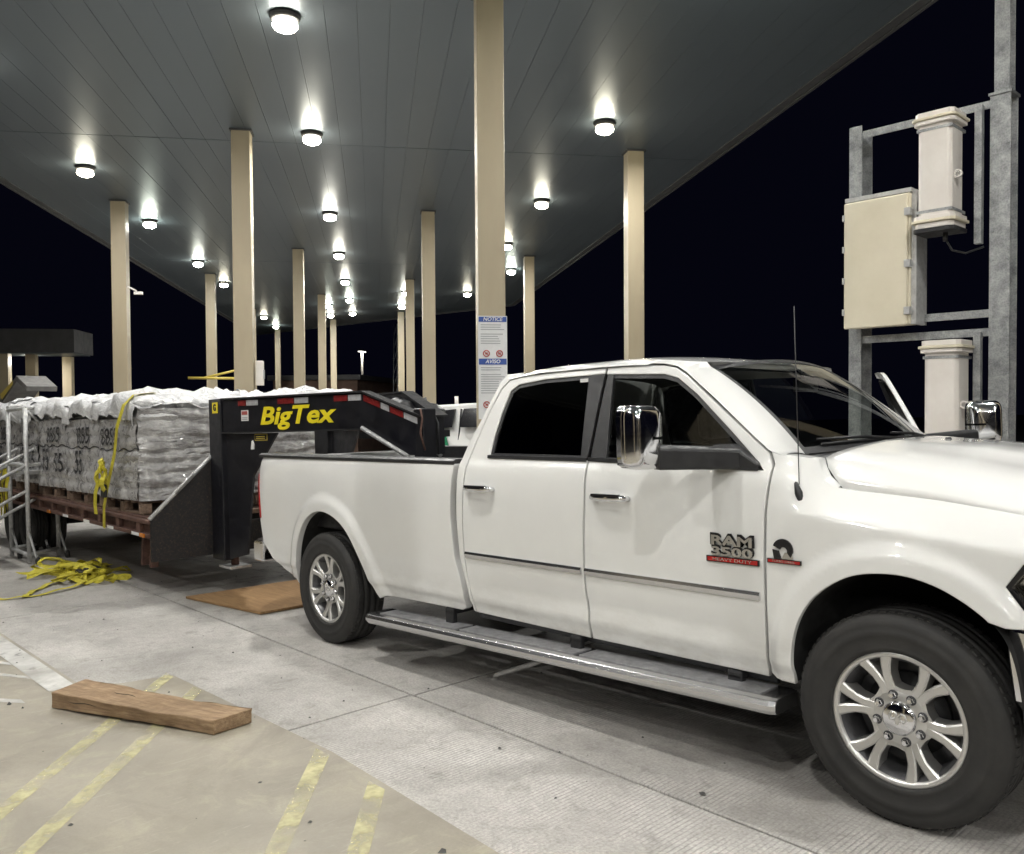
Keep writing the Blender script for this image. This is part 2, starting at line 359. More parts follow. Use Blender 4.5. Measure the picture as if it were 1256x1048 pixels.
for i in range(4):
    (a0, b0), (a1, b1) = crn[i], crn[(i+1) % 4]; d = Vector((a1-a0, b1-b0)).normalized(); n_ = Vector((d.y, -d.x))
    q = [(a0, b0), (a1, b1), (a1+n_.x*.05, b1+n_.y*.05), (a0+n_.x*.05, b0+n_.y*.05)]
    MB().prism(q, 'z', H-.035, H+.8).build('fascia', 'dark_roof', canopy)
    q2 = [(a0-n_.x*.02, b0-n_.y*.02), (a1-n_.x*.02, b1-n_.y*.02), (a1-n_.x*.16, b1-n_.y*.16), (a0-n_.x*.16, b0-n_.y*.16)]
    MB().prism(q2, 'z', H-.022, H-.004).build('edge_trim', 'dark_roof', canopy)
cpos = [(-5.9, 10.2), (-5.9, 21.5), (-5.85, 32.6), (-5.9, 43.7), (-5.9, 55), (-2.27, 4.4), (-2.27, 15.8), (-2.27, 27.2), (-2.2, 37.9), (-2.2, 48.6), (1.38, -1.5), (1.38, 10.1), (1.38, 21.6), (1.4, 33.1), (1.4, 44.3), (5, 4.5), (5, 16), (5.05, 27.6), (5.05, 38.8)]
cpos += [(5, -7.1), (-2.27, -7.2), (-5.9, -1.2)]
def col_label(l, s):
    return {(-5.9, 10.2): 'tan canopy column just outside the left edge of the picture, first of the left line', (-2.27, 4.4): 'tan canopy column beside the camera on its left', (1.38, -1.5): 'tan canopy column right behind the camera', (5, 4.5): 'tan canopy column beside the pickup bonnet, beyond the right picture edge', (5, -7.1): 'tan canopy column behind the camera to the right', (-2.27, -7.2): 'tan canopy column well behind the camera', (-5.9, -1.2): 'tan canopy column behind the camera to the left', (-5.9, 21.5): 'tan canopy column at the far left, standing behind the wrapped load', (-5.85, 32.6): 'thin tan column just left of the wide column behind the load', (-5.9, 43.7): 'slim tan column hidden close behind the right edge of the wide column over the load',
            (-5.9, 55): 'shortest tan column at the far left end of the canopy', (-2.27, 15.8): 'wide tan column rising behind the middle of the wrapped load', (-2.27, 27.2): 'tan column behind the load, second in line after the wide one',
            (-2.2, 37.9): 'distant thin tan column, left of the closely spaced pair by the lamp post', (-2.2, 48.6): 'farthest thin tan column just left of the distant lamp post', (1.38, 10.1): 'tall near tan column carrying the blue and white notice sign',
            (1.38, 21.6): 'tan column standing left of the notice column, behind the trailer neck', (1.4, 33.1): 'thin distant tan column seen left of the trailer neck, right one of a touching pair', (1.4, 44.3): 'thinnest distant tan column, left one of a touching pair beyond the trailer neck',
            (5, 16): 'bright tan column rising behind the pickup cab roof', (5.05, 27.6): 'small tan column between the notice column and the bright column behind the cab', (5.05, 38.8): 'tiny far tan column hidden behind the notice column'}[(l, s)]
W2 = .158
for l, s in cpos:
    hb = cbase(l, s)
    c = empty('canopy_column', Matrix.Translation(cpt(l, s, hb)) @ MC.to_3x3().to_4x4(), label=col_label(l, s), cat='column', group='tan columns holding up the canopy')
    HH = H-hb
    MB().box(-W2, W2, -W2, W2, -.1, HH-.012).build('shaft', 'column_paint', c, bevel=.012)
    MB().box(-W2-.03, W2+.03, -W2-.03, W2+.03, HH-.03, HH-.003).build('cap_plate', 'dark_roof', c)
    MB().box(-W2-.006, -W2+.02, -W2-.006, -W2+.03, .35, HH-.04).build('corner_seam', 'column_paint', c, bevel=.003)
    if (l, s) == (1.38, 10.1): signcol = (c, hb)
# lamps
lampA = [(-5.72, s) for s in (-9.1, -7.6, 2.1, 7.6, 12.9, 18.5, 23.5, 29.7, 34.6, 40.8, 46.8, 52.3)]
lampB = [(-1.05, s) for s in (-12.0, -6.2, -.5, 4.6, 11.06, 15.7, 22.0, 27.6, 33.4, 39.0, 44.5)]
lampC = [(3.98, s) for s in (-14, -8.2, -2.8, 3.1, 8.8, 14.4, 20.0, 25.4, 30.6, 36.4)]
extra = [(-2.1, 41.4), (-2.2, 45.6), (1.35, 36.4), (1.35, 41.3), (4.87, 30.1)]
proto = empty('ceiling_lamp')
MB().lathe([(0.001, -.0), (.19, -.0), (.195, -.02), (.175, -.06), (.16, -.075), (.001, -.075)], 24, M=Matrix.Rotation(R(90), 4, 'X')).build('housing', 'lamp_cap', proto)
gl = MB().lathe([(.13, -.078), (.152, -.10)]+[(.158*math.cos(a), -.125-.082*math.sin(a)) for a in [R(x) for x in (0, 20, 40, 60, 80, 89)]], 24, M=Matrix.Rotation(R(90), 4, 'X')).build('lamp_globe', 'globe', proto)
MB().lathe([(.159, -.118), (.167, -.121), (.167, -.129), (.159, -.132)], 24, M=Matrix.Rotation(R(90), 4, 'X')).build('lens_ring', 'lamp_cap', proto)
ad = bpy.data.lights.new('lamp_light', 'AREA'); ad.shape = 'DISK'; ad.size = .24; ad.energy = LAMP_W; ad.color = (1, .988, .955)
ao = bpy.data.objects.new('lamp_light', ad); COL.objects.link(ao); ao.parent = proto; ao.location = (0, 0, -.22)
rowname = {0: 'left row', 1: 'middle row', 2: 'right row', 3: 'far end'}
mk = {(-1.05, 11.06): 'largest and nearest round ceiling lamp, at the top left of the soffit', (-1.05, 15.7): 'ceiling lamp to the right of the wide column top, in the middle row', (-5.72, 18.5): 'ceiling lamp left of the leftmost column, nearest visible in the left row',
      (-5.72, 23.5): 'ceiling lamp just right of the leftmost column top', (3.98, 14.4): 'large bright ceiling lamp left of the column behind the pickup cab', (3.98, 20.0): 'ceiling lamp to the right of the tall notice column, second of the right row',
      (-1.05, 22.0): 'third ceiling lamp down the middle row, above the distant lamp post', (-1.05, 27.6): 'fourth ceiling lamp down the middle row', (-1.05, 33.4): 'fifth ceiling lamp down the middle row', (-5.72, 29.7): 'third ceiling lamp of the left row, over the thin column', (-5.72, 34.6): 'fourth ceiling lamp of the left row, left of the wide column',
      (3.98, 25.4): 'small ceiling lamp at the right edge of the tall notice column, upper of two', (4.87, 30.1): 'small ceiling lamp right of the notice column, lower of two'}
ordn = ['first', 'second', 'third', 'fourth', 'fifth', 'sixth', 'seventh', 'eighth', 'ninth', 'tenth', 'eleventh', 'twelfth']
first = True
for ri, row in enumerate((lampA, lampB, lampC, extra)):
    for li, (l, s) in enumerate(row):
        mw = MC @ Matrix.Translation((l, s, H-.006))
        lab = mk.get((l, s), 'lit ceiling lamp in the %s of the soffit, %s counted from the camera end' % (rowname[ri], ordn[li]) if s > 5 else 'lit ceiling lamp in the %s, overhead behind the picture, %s from the near end' % (rowname[ri], ordn[li]))
        g = 'ceiling lamps under the canopy, '+rowname[ri]
        if first: proto.matrix_world = mw; tag(proto, lab, 'lamp', g); first = False
        else: copy_thing(proto, mw, label=lab, cat='lamp', group=g)
# security camera on the leftmost column, white box on the wide one
c = empty('security_camera', MC @ Matrix.Translation((-5.5, 21.3, 2.72)), label='small white security camera beside the leftmost canopy column', cat='camera')
MB().box(-.06, .14, -.035, .035, -.035, .035).build('housing', 'white_housing', c, bevel=.008); MB().tube([(0, 0, .05), (-.2, 0, .15)], .02).build('bracket', 'white_housing', c)
c = empty('wall_box', MC @ Matrix.Translation((-2.02, 15.8, .62)), label='small white control box fixed to the right side of the wide column', cat='box')
MB().box(-.06, .07, -.08, .08, -.22, .22).build('case', 'white_housing', c, bevel=.01); MB().box(.072, .085, -.04, .04, -.1, .06).build('face', 'grey_print', c)

# notice sign on the near column
c, hb = signcol
sgn = empty('notice_sign', Matrix.Translation(cpt(1.38, 10.1, 0)) @ MC.to_3x3().to_4x4(), label='blue and white NOTICE and AVISO sign on the tall near column', cat='sign')
x0, x1, y = -.172, .172, -W2-.012
MB().box(x0, x1, y-.004, y, -.15, 1.06).build('board', 'sign_white', sgn)
for z0, z1, tx in ((.99, 1.05, 'NOTICE'), (.49, .56, 'AVISO')):
    MB().box(x0+.008, x1-.008, y-.008, y-.005, z0, z1).build('header_band', 'blue_print', sgn)
    text('lettering', tx, .062, 'sign_white', atside(0, y-.0095, (z0+z1)/2), sgn, bold=.001, shear=.2, extrude=.001)
m = MB(); rr = random.Random(3)
for zt, n in ((.955, 9), (.455, 12)):
    for i in range(n):
        z = zt-i*.027
        if rr.random() < .12: continue
        m.box(x0+.03, x1-.03-rr.random()*.08, y-.0065, y-.005, z-.005, z+.005)
tag(m.build('printed_lines', 'grey_print', sgn), kind='stuff')
for xx, zz in ((-.075, .62), (.08, .62), (-.075, .02), (.08, .02)):
    MB().lathe([(.028, 0), (.042, 0), (.042, -.003), (.028, -.003)], 20, M=Matrix.Translation((xx, y-.006, zz)), close=True).build('symbol_ring', 'red_print', sgn)
    MB().box(xx-.016, xx+.016, y-.008, y-.005, zz-.012, zz+.012).build('symbol', 'red_print', sgn)
    MB().box(-.03, .03, -.0015, .0015, -.004, .004, M=Matrix.Translation((xx, y-.0105, zz)) @ Matrix.Rotation(R(45), 4, 'Y')).build('symbol_bar', 'red_print', sgn)

# ------------------------------------------------------------------ pickup truck
ZW = [(.40, .925), (.46, .945), (.515, .954), (.545, .968), (.6, .971), (.7, .979), (.85, .987), (1.0, .991), (1.1, .990), (1.2, .985), (1.3, .973), (1.37, .956), (1.42, .932), (1.5, .905), (1.7, .835), (1.87, .772), (1.95, .742)]
ZF = [(.40, .925), (.46, .945), (.6, .970), (.85, .985), (1.0, .990), (1.1, .991), (1.17, .990), (1.195, .986), (1.212, .974), (1.25, .938), (1.29, .893), (1.32, .855), (1.36, .81), (1.43, .745), (1.5, .70)]
def interp(z, T):
    # smooth (Catmull-like) interpolation so highlights stay continuous
    if z <= T[0][0]: return T[0][1]
    if z >= T[-1][0]: return T[-1][1]
    for i in range(len(T)-1):
        if T[i][0] <= z <= T[i+1][0]:
            x0, y0 = T[i]; x1, y1 = T[i+1]; h = x1-x0
            def sl(k):
                if k <= 0: return (T[1][1]-T[0][1])/(T[1][0]-T[0][0])
                if k >= len(T)-1: return (T[-1][1]-T[-2][1])/(T[-1][0]-T[-2][0])
                return (T[k+1][1]-T[k-1][1])/(T[k+1][0]-T[k-1][0])
            t = (z-x0)/h; m0, m1 = sl(i)*h, sl(i+1)*h
            return (2*t**3-3*t*t+1)*y0+(t**3-2*t*t+t)*m0+(-2*t**3+3*t*t)*y1+(t**3-t*t)*m1
RARCH = [(-.47, .40), (-.455, .532), (-.40, .731), (-.285, .903), (-.135, .995), (.025, 1.017), (.21, .972), (.36, .878), (.50, .698), (.60, .538), (.69, .43)]
FARCH = [(3.868, .473), (3.858, .581), (3.887, .721), (3.948, .835), (4.032, .914), (4.139, .977), (4.249, 1.0), (4.367, 1.002), (4.478, .975), (4.563, .933), (4.623, .893), (4.662, .86), (4.72, .78), (4.75, .6), (4.75, .42)]
RARCH = chaikin(RARCH, 3); FARCH = chaikin(FARCH, 3)
def polar(P, c): return sorted((math.atan2(z-c[1], x-c[0]), math.hypot(x-c[0], z-c[1])) for x, z in P)
RP, FP = polar(RARCH, (.08, .40)), polar(FARCH, (4.3, .40))
def flare(x, z, PP, c, wdt, amp):
    a = math.atan2(z-c[1], x-c[0]); r = math.hypot(x-c[0], z-c[1])
    if a < -.3 and a > -2: return 0
    if a < -2: a += 2*math.pi
    aa = [p[0] for p in PP]; r0 = float(np.interp(a, aa, [p[1] for p in PP]))
    d = (r-r0)/wdt
    if d < 0: d = 0
    return amp*(1-ss(.45, 1.1, d))*(1-.2*d)
def side_w(x, z):
    t = ss(3.72, 4.12, x); w = interp(z, ZW)*(1-t)+interp(z+.11*(x-4.05), ZF)*t if t > 0 else interp(z, ZW)
    if x > 4.7: w -= .25*(x-4.7)**2
    if x < -.95: w -= .5*(-.95-x)**2
    if x < -1.06: w -= 3.2*(-1.06-x)**2
    w += flare(x, z, RP, (.08, .40), .135, .034)+flare(x, z, FP, (4.3, .40), .125, .036)
    # shallow dish low on the doors
    w -= .008*math.exp(-((z-.66)/.05)**2)*ss(1.7, 2.1, x)*(1-ss(3.4, 3.7, x))
    return w
def panel(name, outline, sd, mat, parent, off=0, thick=.028, gs=.045, edge=.006, T=None, fn=side_w):
    if area2(outline) < 0: outline = outline[::-1]
    P = densify(outline, .035); n = len(P)
    Q = []
    for i in range(n):
        a, b, c = Vector(P[i-1]), Vector(P[i]), Vector(P[(i+1) % n])
        d1, d2 = (b-a).normalized(), (c-b).normalized(); n1, n2 = Vector((-d1.y, d1.x)), Vector((-d2.y, d2.x))
        m = (n1+n2); m = m/max(.5, m.dot(n1)) if m.length > 1e-4 else n1
        Q.append(tuple(b+m*edge))
    xs_, zs_ = [p[0] for p in Q], [p[1] for p in Q]
    pts = list(Q); A, B = np.array(Q), np.roll(np.array(Q), -1, axis=0)
    x = math.floor(min(xs_)/gs)*gs
    while x < max(xs_):
        z = math.floor(min(zs_)/gs)*gs
        while z < max(zs_):
            if inpoly((x, z), Q):
                ap = np.array((x, z))-A; ab = B-A; t = np.clip((ap*ab).sum(1)/np.maximum(1e-12, (ab*ab).sum(1)), 0, 1)
                if np.hypot(*(ap-ab*t[:, None]).T).min() > gs*.4: pts.append((x, z))
            z += gs
        x += gs
    r = delaunay_2d_cdt([Vector(p) for p in pts], [(i, (i+1) % n) for i in range(n)], [], 0, 1e-6)
    V2, TR = r[0], r[2]
    def S(x, z, o=0): return Vector((x, sd*(fn(x, z)+off+o), z))
    def N(x, z):
        e = .003; w0 = fn(x, z); nx = -(fn(x+e, z)-fn(x-e, z))/(2*e); nz = -(fn(x, z+e)-fn(x, z-e))/(2*e)
        return Vector((nx, sd, nz)).normalized()
    V = [S(p.x, p.y) for p in V2]; Nn = [N(p.x, p.y) for p in V2]; Fc = []
    flip = sd > 0
    for t in TR:
        cx = sum(V2[i].x for i in t)/3; cz = sum(V2[i].y for i in t)/3
        if inpoly((cx, cz), Q): Fc.append(tuple(t)[::-1] if flip else tuple(t))
    # rounded lip and returned edge
    lut = {}
    for i, p in enumerate(V2): lut[(round(p.x, 5), round(p.y, 5))] = i
    iq = [lut.get((round(q[0], 5), round(q[1], 5)), min(range(len(V2)), key=lambda k: (V2[k].x-q[0])**2+(V2[k].y-q[1])**2)) for q in Q]
    b0 = len(V)
    for i in range(n):
        o = (Vector(P[i])-Vector(Q[i])); o = o.normalized() if o.length > 1e-9 else Vector((0, 0))
        V.append(S(P[i][0], P[i][1], -edge*.7)); Nn.append((N(*P[i])+Vector((o.x, 0, o.y))*1.1).normalized())
    b1 = len(V)
    for i in range(n): V.append(S(P[i][0], P[i][1], -edge*.7)); Nn.append(Vector((0, 0, 0)))
    b2 = len(V)
    for i in range(n): V.append(S(P[i][0], P[i][1], -thick)); Nn.append(Vector((0, 0, 0)))
    for i in range(n):
        j = (i+1) % n
        for q in ((b0+i, b0+j, iq[j], iq[i]), (b2+i, b2+j, b1+j, b1+i)): Fc.append(q[::-1] if flip else q)
    if T: V = [T @ v for v in V]; rt = T.to_3x3(); Nn = [rt @ v for v in Nn]
    me = bpy.data.meshes.new(name); me.from_pydata(V, [], Fc); me.polygons.foreach_set('use_smooth', [True]*len(Fc))
    me.update(); me.normals_split_custom_set_from_vertices(Nn)
    return link(name, me, parent, [mat])

truck = empty('pickup_truck', Vector((0, 0, 0)), label='white crew cab pickup truck with chrome mirrors and long bed, towing the loaded trailer', cat='pickup truck')
bed_out = [(-1.07, 1.432), (.18, 1.425), (1.535, 1.402), (1.530, 1.203), (1.532, 1.054), (1.556, .80), (1.60, .66), (1.615, .58), (1.62, .49), (1.58, .468), (.76, .455)]+RARCH[::-1]+[(-.50, .44), (-.60, .45), (-.72, .485), (-.894, .565), (-1.035, .688), (-1.075, .896), (-1.10, 1.05), (-1.125, 1.215), (-1.17, 1.36), (-1.14, 1.41)]
fend_out = [(3.738, .49), (3.77, .474)]+[p for p in FARCH if p[0] < 4.668 and not (p[0] > 4.6 and p[1] < .86)]+[(4.71, .85), (5.10, .868), (5.12, .892), (4.770, .910), (4.708, .995), (4.766, 1.08), (5.14, 1.09), (5.20, 1.165), (4.73, 1.242), (4.43, 1.283), (4.10, 1.31), (4.035, 1.318), (3.985, 1.345), (3.95, 1.39), (3.925, 1.44), (3.80, 1.462), (3.745, 1.474), (3.768, 1.42), (3.763, 1.33), (3.755, 1.21), (3.740, .67)]
rdoor = [(1.715, .475), (1.705, .56), (1.672, .70), (1.658, .85), (1.655, 1.1), (1.665, 1.41), (1.70, 1.53), (1.76, 1.72), (1.82, 1.85), (1.875, 1.902), (1.96, 1.922), (2.20, 1.928), (2.652, 1.928), (2.652, 1.896), (2.19, 1.892), (1.965, 1.872), (1.905, 1.835), (1.872, 1.70), (1.853, 1.565), (1.851, 1.437), (2.655, 1.424), (2.666, 1.19), (2.652, .85), (2.653, .70), (2.662, .60), (2.655, .468)]
fdoor = [(2.672, .468), (2.676, .60), (2.666, .70), (2.664, .85), (2.678, 1.19), (2.667, 1.424), (2.80, 1.418), (3.722, 1.392), (3.66, 1.452), (3.537, 1.556), (3.29, 1.755), (3.157, 1.842), (3.064, 1.868), (2.664, 1.892), (2.664, 1.928), (2.90, 1.924), (3.05, 1.914), (3.13, 1.897), (3.20, 1.858), (3.735, 1.466), (3.758, 1.41), (3.75, 1.30), (3.742, 1.20), (3.727, .67), (3.722, .47)]
def mirror_y(sd): return Matrix.Scale(-1, 4, (0, 1, 0)) if sd > 0 else Matrix.Identity(4)
wins_r = [(1.851, 1.437), (1.853, 1.565), (1.872, 1.70), (1.905, 1.835), (1.965, 1.872), (2.19, 1.892), (2.652, 1.894), (2.652, 1.426)]
wins_f = [(2.668, 1.426), (2.668, 1.892), (3.064, 1.868), (3.157, 1.842), (3.29, 1.755), (3.537, 1.556), (3.66, 1.452), (3.722, 1.392), (2.80, 1.418)]
def inset(p, d):
    if area2(p) < 0: p = p[::-1]
    out = []
    for i in range(len(p)):
        a, b, c = Vector(p[i-1]), Vector(p[i]), Vector(p[(i+1) % len(p)]); d1, d2 = (b-a).normalized(), (c-b).normalized()
        m = Vector((-d1.y, d1.x))+Vector((-d2.y, d2.x)); m = m/max(.6, m.dot(Vector((-d1.y, d1.x)))); out.append(tuple(b+m*d))
    return out
def ring(name, outer, inner, sd, mat, parent, off, T=None):
    if area2(outer) < 0: outer = outer[::-1]
    n = len(outer); m = MB()
    vs = [Vector((p[0], sd*(side_w(*p)+off), p[1])) for p in outer]+[Vector((p[0], sd*(side_w(*p)+off), p[1])) for p in inner]+[Vector((p[0], sd*(side_w(*p)+off-.02), p[1])) for p in inner]
    if T: vs = [T @ v for v in vs]
    m.add(vs, [(i, (i+1) % n, n+(i+1) % n, n+i) for i in range(n)]+[(n+i, n+(i+1) % n, 2*n+(i+1) % n, 2*n+i) for i in range(n)])
    return m.build(name, mat, parent)
def handle(x0, x1, z, sd, parent, T=None):
    y = side_w((x0+x1)/2, z); Mx = (T or Matrix.Identity(4)) @ mirror_y(sd)
    m = MB(); pts = [Vector((x0+.01, -y+.004, z-.006)), Vector((x0+.02, -y-.03, z)), Vector((x0+.06, -y-.045, z)), Vector((x1-.06, -y-.045, z)), Vector((x1-.02, -y-.03, z)), Vector((x1-.01, -y+.004, z-.006))]
    m.tube([Mx @ p for p in pts], [.014, .017, .019, .019, .017, .014], 10)
    h = m.build('door_handle', 'chrome', parent)
    m = MB(); m.lathe([(0.001, .0), (.05, 0), (.062, .003)], 20, M=Mx @ Matrix.Translation(((x0+x1)/2, -y-.0035, z)) @ Matrix.Diagonal((1.45, 1, .62, 1)))
    m.build('handle_cup', 'paint', parent)
    m = MB(); m.box(x0+.035, x1-.035, -y-.062, -y-.036, z+.004, z+.020, M=Mx); m.build('handle_pad', 'black_gloss', parent, bevel=.002)
def molding(x0, x1, z0, z1, sd, parent, T=None):
    m = MB(); N_ = 24
    for i in range(N_):
        xa, xb = lerp(x0, x1, i/N_), lerp(x0, x1, (i+1)/N_); vs = []
        for x in (xa, xb):
            for z, o in ((z0, -.002), (z0, .008), ((z0+z1)/2+.004, .013), (z1, .008), (z1, -.002)): vs.append(Vector((x, sd*(side_w(x, (z0+z1)/2)+o), z)))
        if T: vs = [T @ v for v in vs]
        m.add(vs, [(j, j+1, 6+j, 5+j) for j in range(4)]+([(0, 1, 2, 3, 4)] if i == 0 else [])+([(5, 6, 7, 8, 9)] if i == N_-1 else []))
    return m.build('chrome_molding', 'board_chrome', parent)
def door(kind, sd, T=None):
    out, win, g = (rdoor, wins_r, 'glass_dark') if kind == 'rear' else (fdoor, wins_f, 'glass_clear')
    d = panel(kind+'_door', out, sd, 'paint', truck, T=T)
    wi = inset(win, .022)
    ring('window_seal', win, wi, sd, 'black_plastic', d, -.010, T)
    panel('window_glass', inset(win, .016), sd, g, d, off=-.018, thick=.004, edge=.001, gs=.12, T=T)
    xa, xb = (2.575, 2.65) if kind == 'rear' else (2.67, 2.755)
    sk = .035 if kind == 'rear' else -.05
    if kind == 'rear': pil = [(2.60, 1.43), (2.650, 1.43), (2.650, 1.893), (2.535, 1.893)]
    else: pil = [(2.672, 1.43), (2.785, 1.425), (2.715, 1.888), (2.672, 1.890)]
    panel('pillar_cover', pil, sd, 'black_plastic', d, off=-.001, thick=.02, edge=.003, T=T)
    bx0, bx1 = (1.845, 2.655) if kind == 'rear' else (2.668, 3.70)
    m = MB(); N_ = 16
    for i in range(N_):
        vs = []
        for x in (lerp(bx0, bx1, i/N_), lerp(bx0, bx1, (i+1)/N_)):
            zb = 1.432-.010*(x-1.85)/.8 if kind == 'rear' else 1.424-.03*((x-2.67)/1.03)
            for dz, o in ((-.004, .004), (-.002, .010), (.016, .008), (.018, -.01)): vs.append(Vector((x, sd*(side_w(x, zb)+o), zb+dz)))
        if T: vs = [T @ v for v in vs]
        m.add(vs, [(j, j+1, 5+j, 4+j) for j in range(3)])
    m.build('belt_strip', 'black_plastic', d)
    if kind == 'rear': handle(1.70, 1.95, 1.248, sd, d, T); molding(1.672, 2.642, .815, .852, sd, d, T)
    else: handle(2.735, 2.985, 1.238, sd, d, T); molding(2.668, 3.715, .815, .852, sd, d, T)
    # inner trim
    m = MB(); x0, x1 = (1.72, 2.62) if kind == 'rear' else (2.70, 3.68)
    vs = []
    for x in (x0, x1):
        for z in (.55, 1.40): vs.append(Vector((x, sd*(side_w(x, z)-.10), z)))
    for x in (x0, x1):
        for z in (.55, 1.40): vs.append(Vector((x, sd*(side_w(x, z)-.03), z)))
    if T: vs = [T @ v for v in vs]
    m.add(vs, [(0, 1, 3, 2), (4, 5, 7, 6), (0, 1, 5, 4), (2, 3, 7, 6), (1, 3, 7, 5), (0, 2, 6, 4)]); m.build('inner_trim', 'interior', d)
    return d
OPEN = Matrix.Translation((3.74, .965, 0)) @ Matrix.Rotation(R(-62), 4, 'Z') @ Matrix.Translation((-3.74, -.965, 0))
door('rear', -1); FD = door('front', -1); door('rear', 1); LD = door('front', 1, OPEN)
LD['label'] = 'open driver door on the far side'
for sd in (-1, 1):
    panel('bed_side', bed_out, sd, 'paint', truck, thick=.05, gs=.022 if sd < 0 else .05)
    panel('front_fender', fend_out, sd, 'paint', truck, gs=.020 if sd < 0 else .05)
    panel('cab_corner', [(1.585, 1.395), (1.59, 1.20), (1.592, 1.05), (1.612, .80), (1.65, .66), (1.668, .58), (1.69, .48), (1.708, .475), (1.697, .56), (1.664, .70), (1.650, .85), (1.647, 1.1), (1.657, 1.41), (1.692, 1.53), (1.752, 1.72), (1.812, 1.853), (1.87, 1.908), (1.96, 1.929), (1.96, 1.945), (1.84, 1.94), (1.79, 1.90), (1.70, 1.68), (1.62, 1.50)], sd, 'paint', truck)
    panel('inner_shell', [(1.60, .49), (3.75, .49), (3.75, 1.37), (1.60, 1.37)], sd, 'interior', truck, off=-.07, gs=.3) if sd < 0 else panel('inner_shell', [(1.60, .49), (2.66, .49), (2.66, 1.37), (1.60, 1.37)], sd, 'interior', truck, off=-.07, gs=.3)
    panel('rocker_panel', [(1.70, .43), (3.74, .43), (3.74, .51), (1.70, .51)], sd, 'black_plastic', truck, off=-.035)
    panel('tail_light', [(-1.155, 1.29), (-1.085, 1.26), (-1.05, 1.06), (-1.035, .90), (-1.065, .885), (-1.115, 1.12)], sd, 'red_lens', truck, off=.006, thick=.05, edge=.008)
    panel('headlight', [(4.775, .918), (5.13, .898), (5.15, 1.08), (4.772, 1.072), (4.716, .995)], sd, 'lens', truck, off=-.004, thick=.01, edge=.006)
    panel('headlight_bowl', [(4.775, .918), (5.13, .898), (5.15, 1.08), (4.772, 1.072), (4.716, .995)], sd, 'chrome', truck, off=-.06, thick=.02)
    panel('headlight_trim', [(4.708, .995), (4.768, .912), (4.785, .922), (4.727, .995), (4.782, 1.068), (4.766, 1.08)], sd, 'black_gloss', truck, off=.001, thick=.03, edge=.002)
# hood
def hood_edge(x): return float(np.interp(x, [3.9, 4.03, 4.10, 4.43, 4.73, 5.2], [1.32, 1.322, 1.314, 1.288, 1.247, 1.170]))
HPR = [(0, .19), (.3, .187), (.5, .168), (.64, .148), (.72, .128), (.77, .108), (.805, .065), (.83, .022), (.85, -.006)]
HP = [(0, .19), (.14, .19), (.24, .185), (.31, .176), (.36, .160), (.44, .142), (.55, .128), (.64, .108), (.72, .075), (.78, .042), (.825, .012), (.85, -.006)]
def hood_z(x, y):
    a = abs(y); t = ss(4.0, 4.75, x); h = interp(a, HPR)*(1-t)+interp(a, HP)*t
    return hood_edge(x)+h*(1-.25*ss(4.7, 5.25, x))+(.012 if False else 0)
def rear_x(a): return float(np.interp(a, [0, .3, .6, .74, .80, .85], [4.03, 4.01, 3.945, 3.915, 3.955, 4.045]))
def front_x(a): return 5.26-.20*(a/.85)**2
hood = MB().grid(lambda u, v: (lambda y: (lerp(rear_x(abs(y)), front_x(abs(y)), u), y, hood_z(lerp(rear_x(abs(y)), front_x(abs(y)), u), y)))(-(.848)*math.copysign(1-(1-abs(2*v-1))**1.0, v-.5)), 26, 64).build('hood', 'paint', truck)
sm = hood.modifiers.new('s', 'SOLIDIFY'); sm.thickness = .02; sm.offset = -1
MB().lathe([(.001, .012), (.012, .011), (.017, .0)], 14, M=Matrix.Translation((4.16, .02, hood_z(4.16, .02)-.002)) @ Matrix.Rotation(R(90), 4, 'X')).build('washer_nozzle', 'black_plastic', truck)
# cowl, windshield, pillars, roof
def wb(y): t = 1-(y/.72)**2; return Vector((3.78+.155*t, y, 1.452+.018*t))
def wt(y): t = 1-(y/.67)**2; return Vector((3.255+.075*t, y, 1.892+.052*t))
def ws(u, v, o=0):
    yb, yt = lerp(-.715, .715, v), lerp(-.665, .665, v); a, b = wb(yb), wt(yt); p = a.lerp(b, u); k = .03*4*u*(1-u)
    return p+Vector((.65, 0, .76))*(k+o)
MB().grid(lambda u, v: ws(u, v), 10, 24).build('windshield', 'glass_clear', truck)
m = MB()
for (u0, u1, v0, v1) in ((0, .055, 0, 1), (.95, 1, 0, 1), (.05, .96, 0, .028), (.05, .96, .972, 1)):
    m.grid(lambda u, v: ws(lerp(u0, u1, u), lerp(v0, v1, v), .003), 8 if u1-u0 > .5 else 2, 24 if v1-v0 > .5 else 2)
m.build('windshield_trim', 'black_plastic', truck)
MB().grid(lambda u, v: (lambda y: Vector((lerp(wb(y).x-.02, rear_x(abs(y))+.02, u), y, lerp(wb(y).z-.004, hood_z(rear_x(abs(y)), y)-.03, u))))(lerp(-.74, .74, v)), 4, 24).build('cowl', 'black_plastic', truck)
for y0, y1 in ((-.60, .02), (-.02, .62)):
    m = MB(); a = ws(.01, (y1+.72)/1.44, .035); b = ws(.09, (y0+.72)/1.44, .02); m.tube([a, a.lerp(b, .5)+Vector((.01, 0, .012)), b], [.012, .009, .006], 6)
    m.tube([ws(.055, lerp(y0+.72, y1+.72, t)/1.44, .012) for t in (0.02, .3, .6, .85)], .007, 6); m.build('wiper', 'black_plastic', truck)
PL = [(3.80, 1.460), (3.742, 1.476), (3.66, 1.535), (3.53, 1.632), (3.40, 1.730), (3.28, 1.815), (3.205, 1.868), (3.14, 1.905), (3.06, 1.924), (2.95, 1.934)]
def roof_z(x, y):
    a = min(1, abs(y)/.763); z = 1.934+.068*(1-a**2.6)**(1/1.7)
    z -= (.075*((x-2.6)/.7)**2 if x > 2.6 else 0)*(1-.5*a**4)
    z -= .03*((2.25-x)/.4)**2 if x < 2.25 else 0
    return z
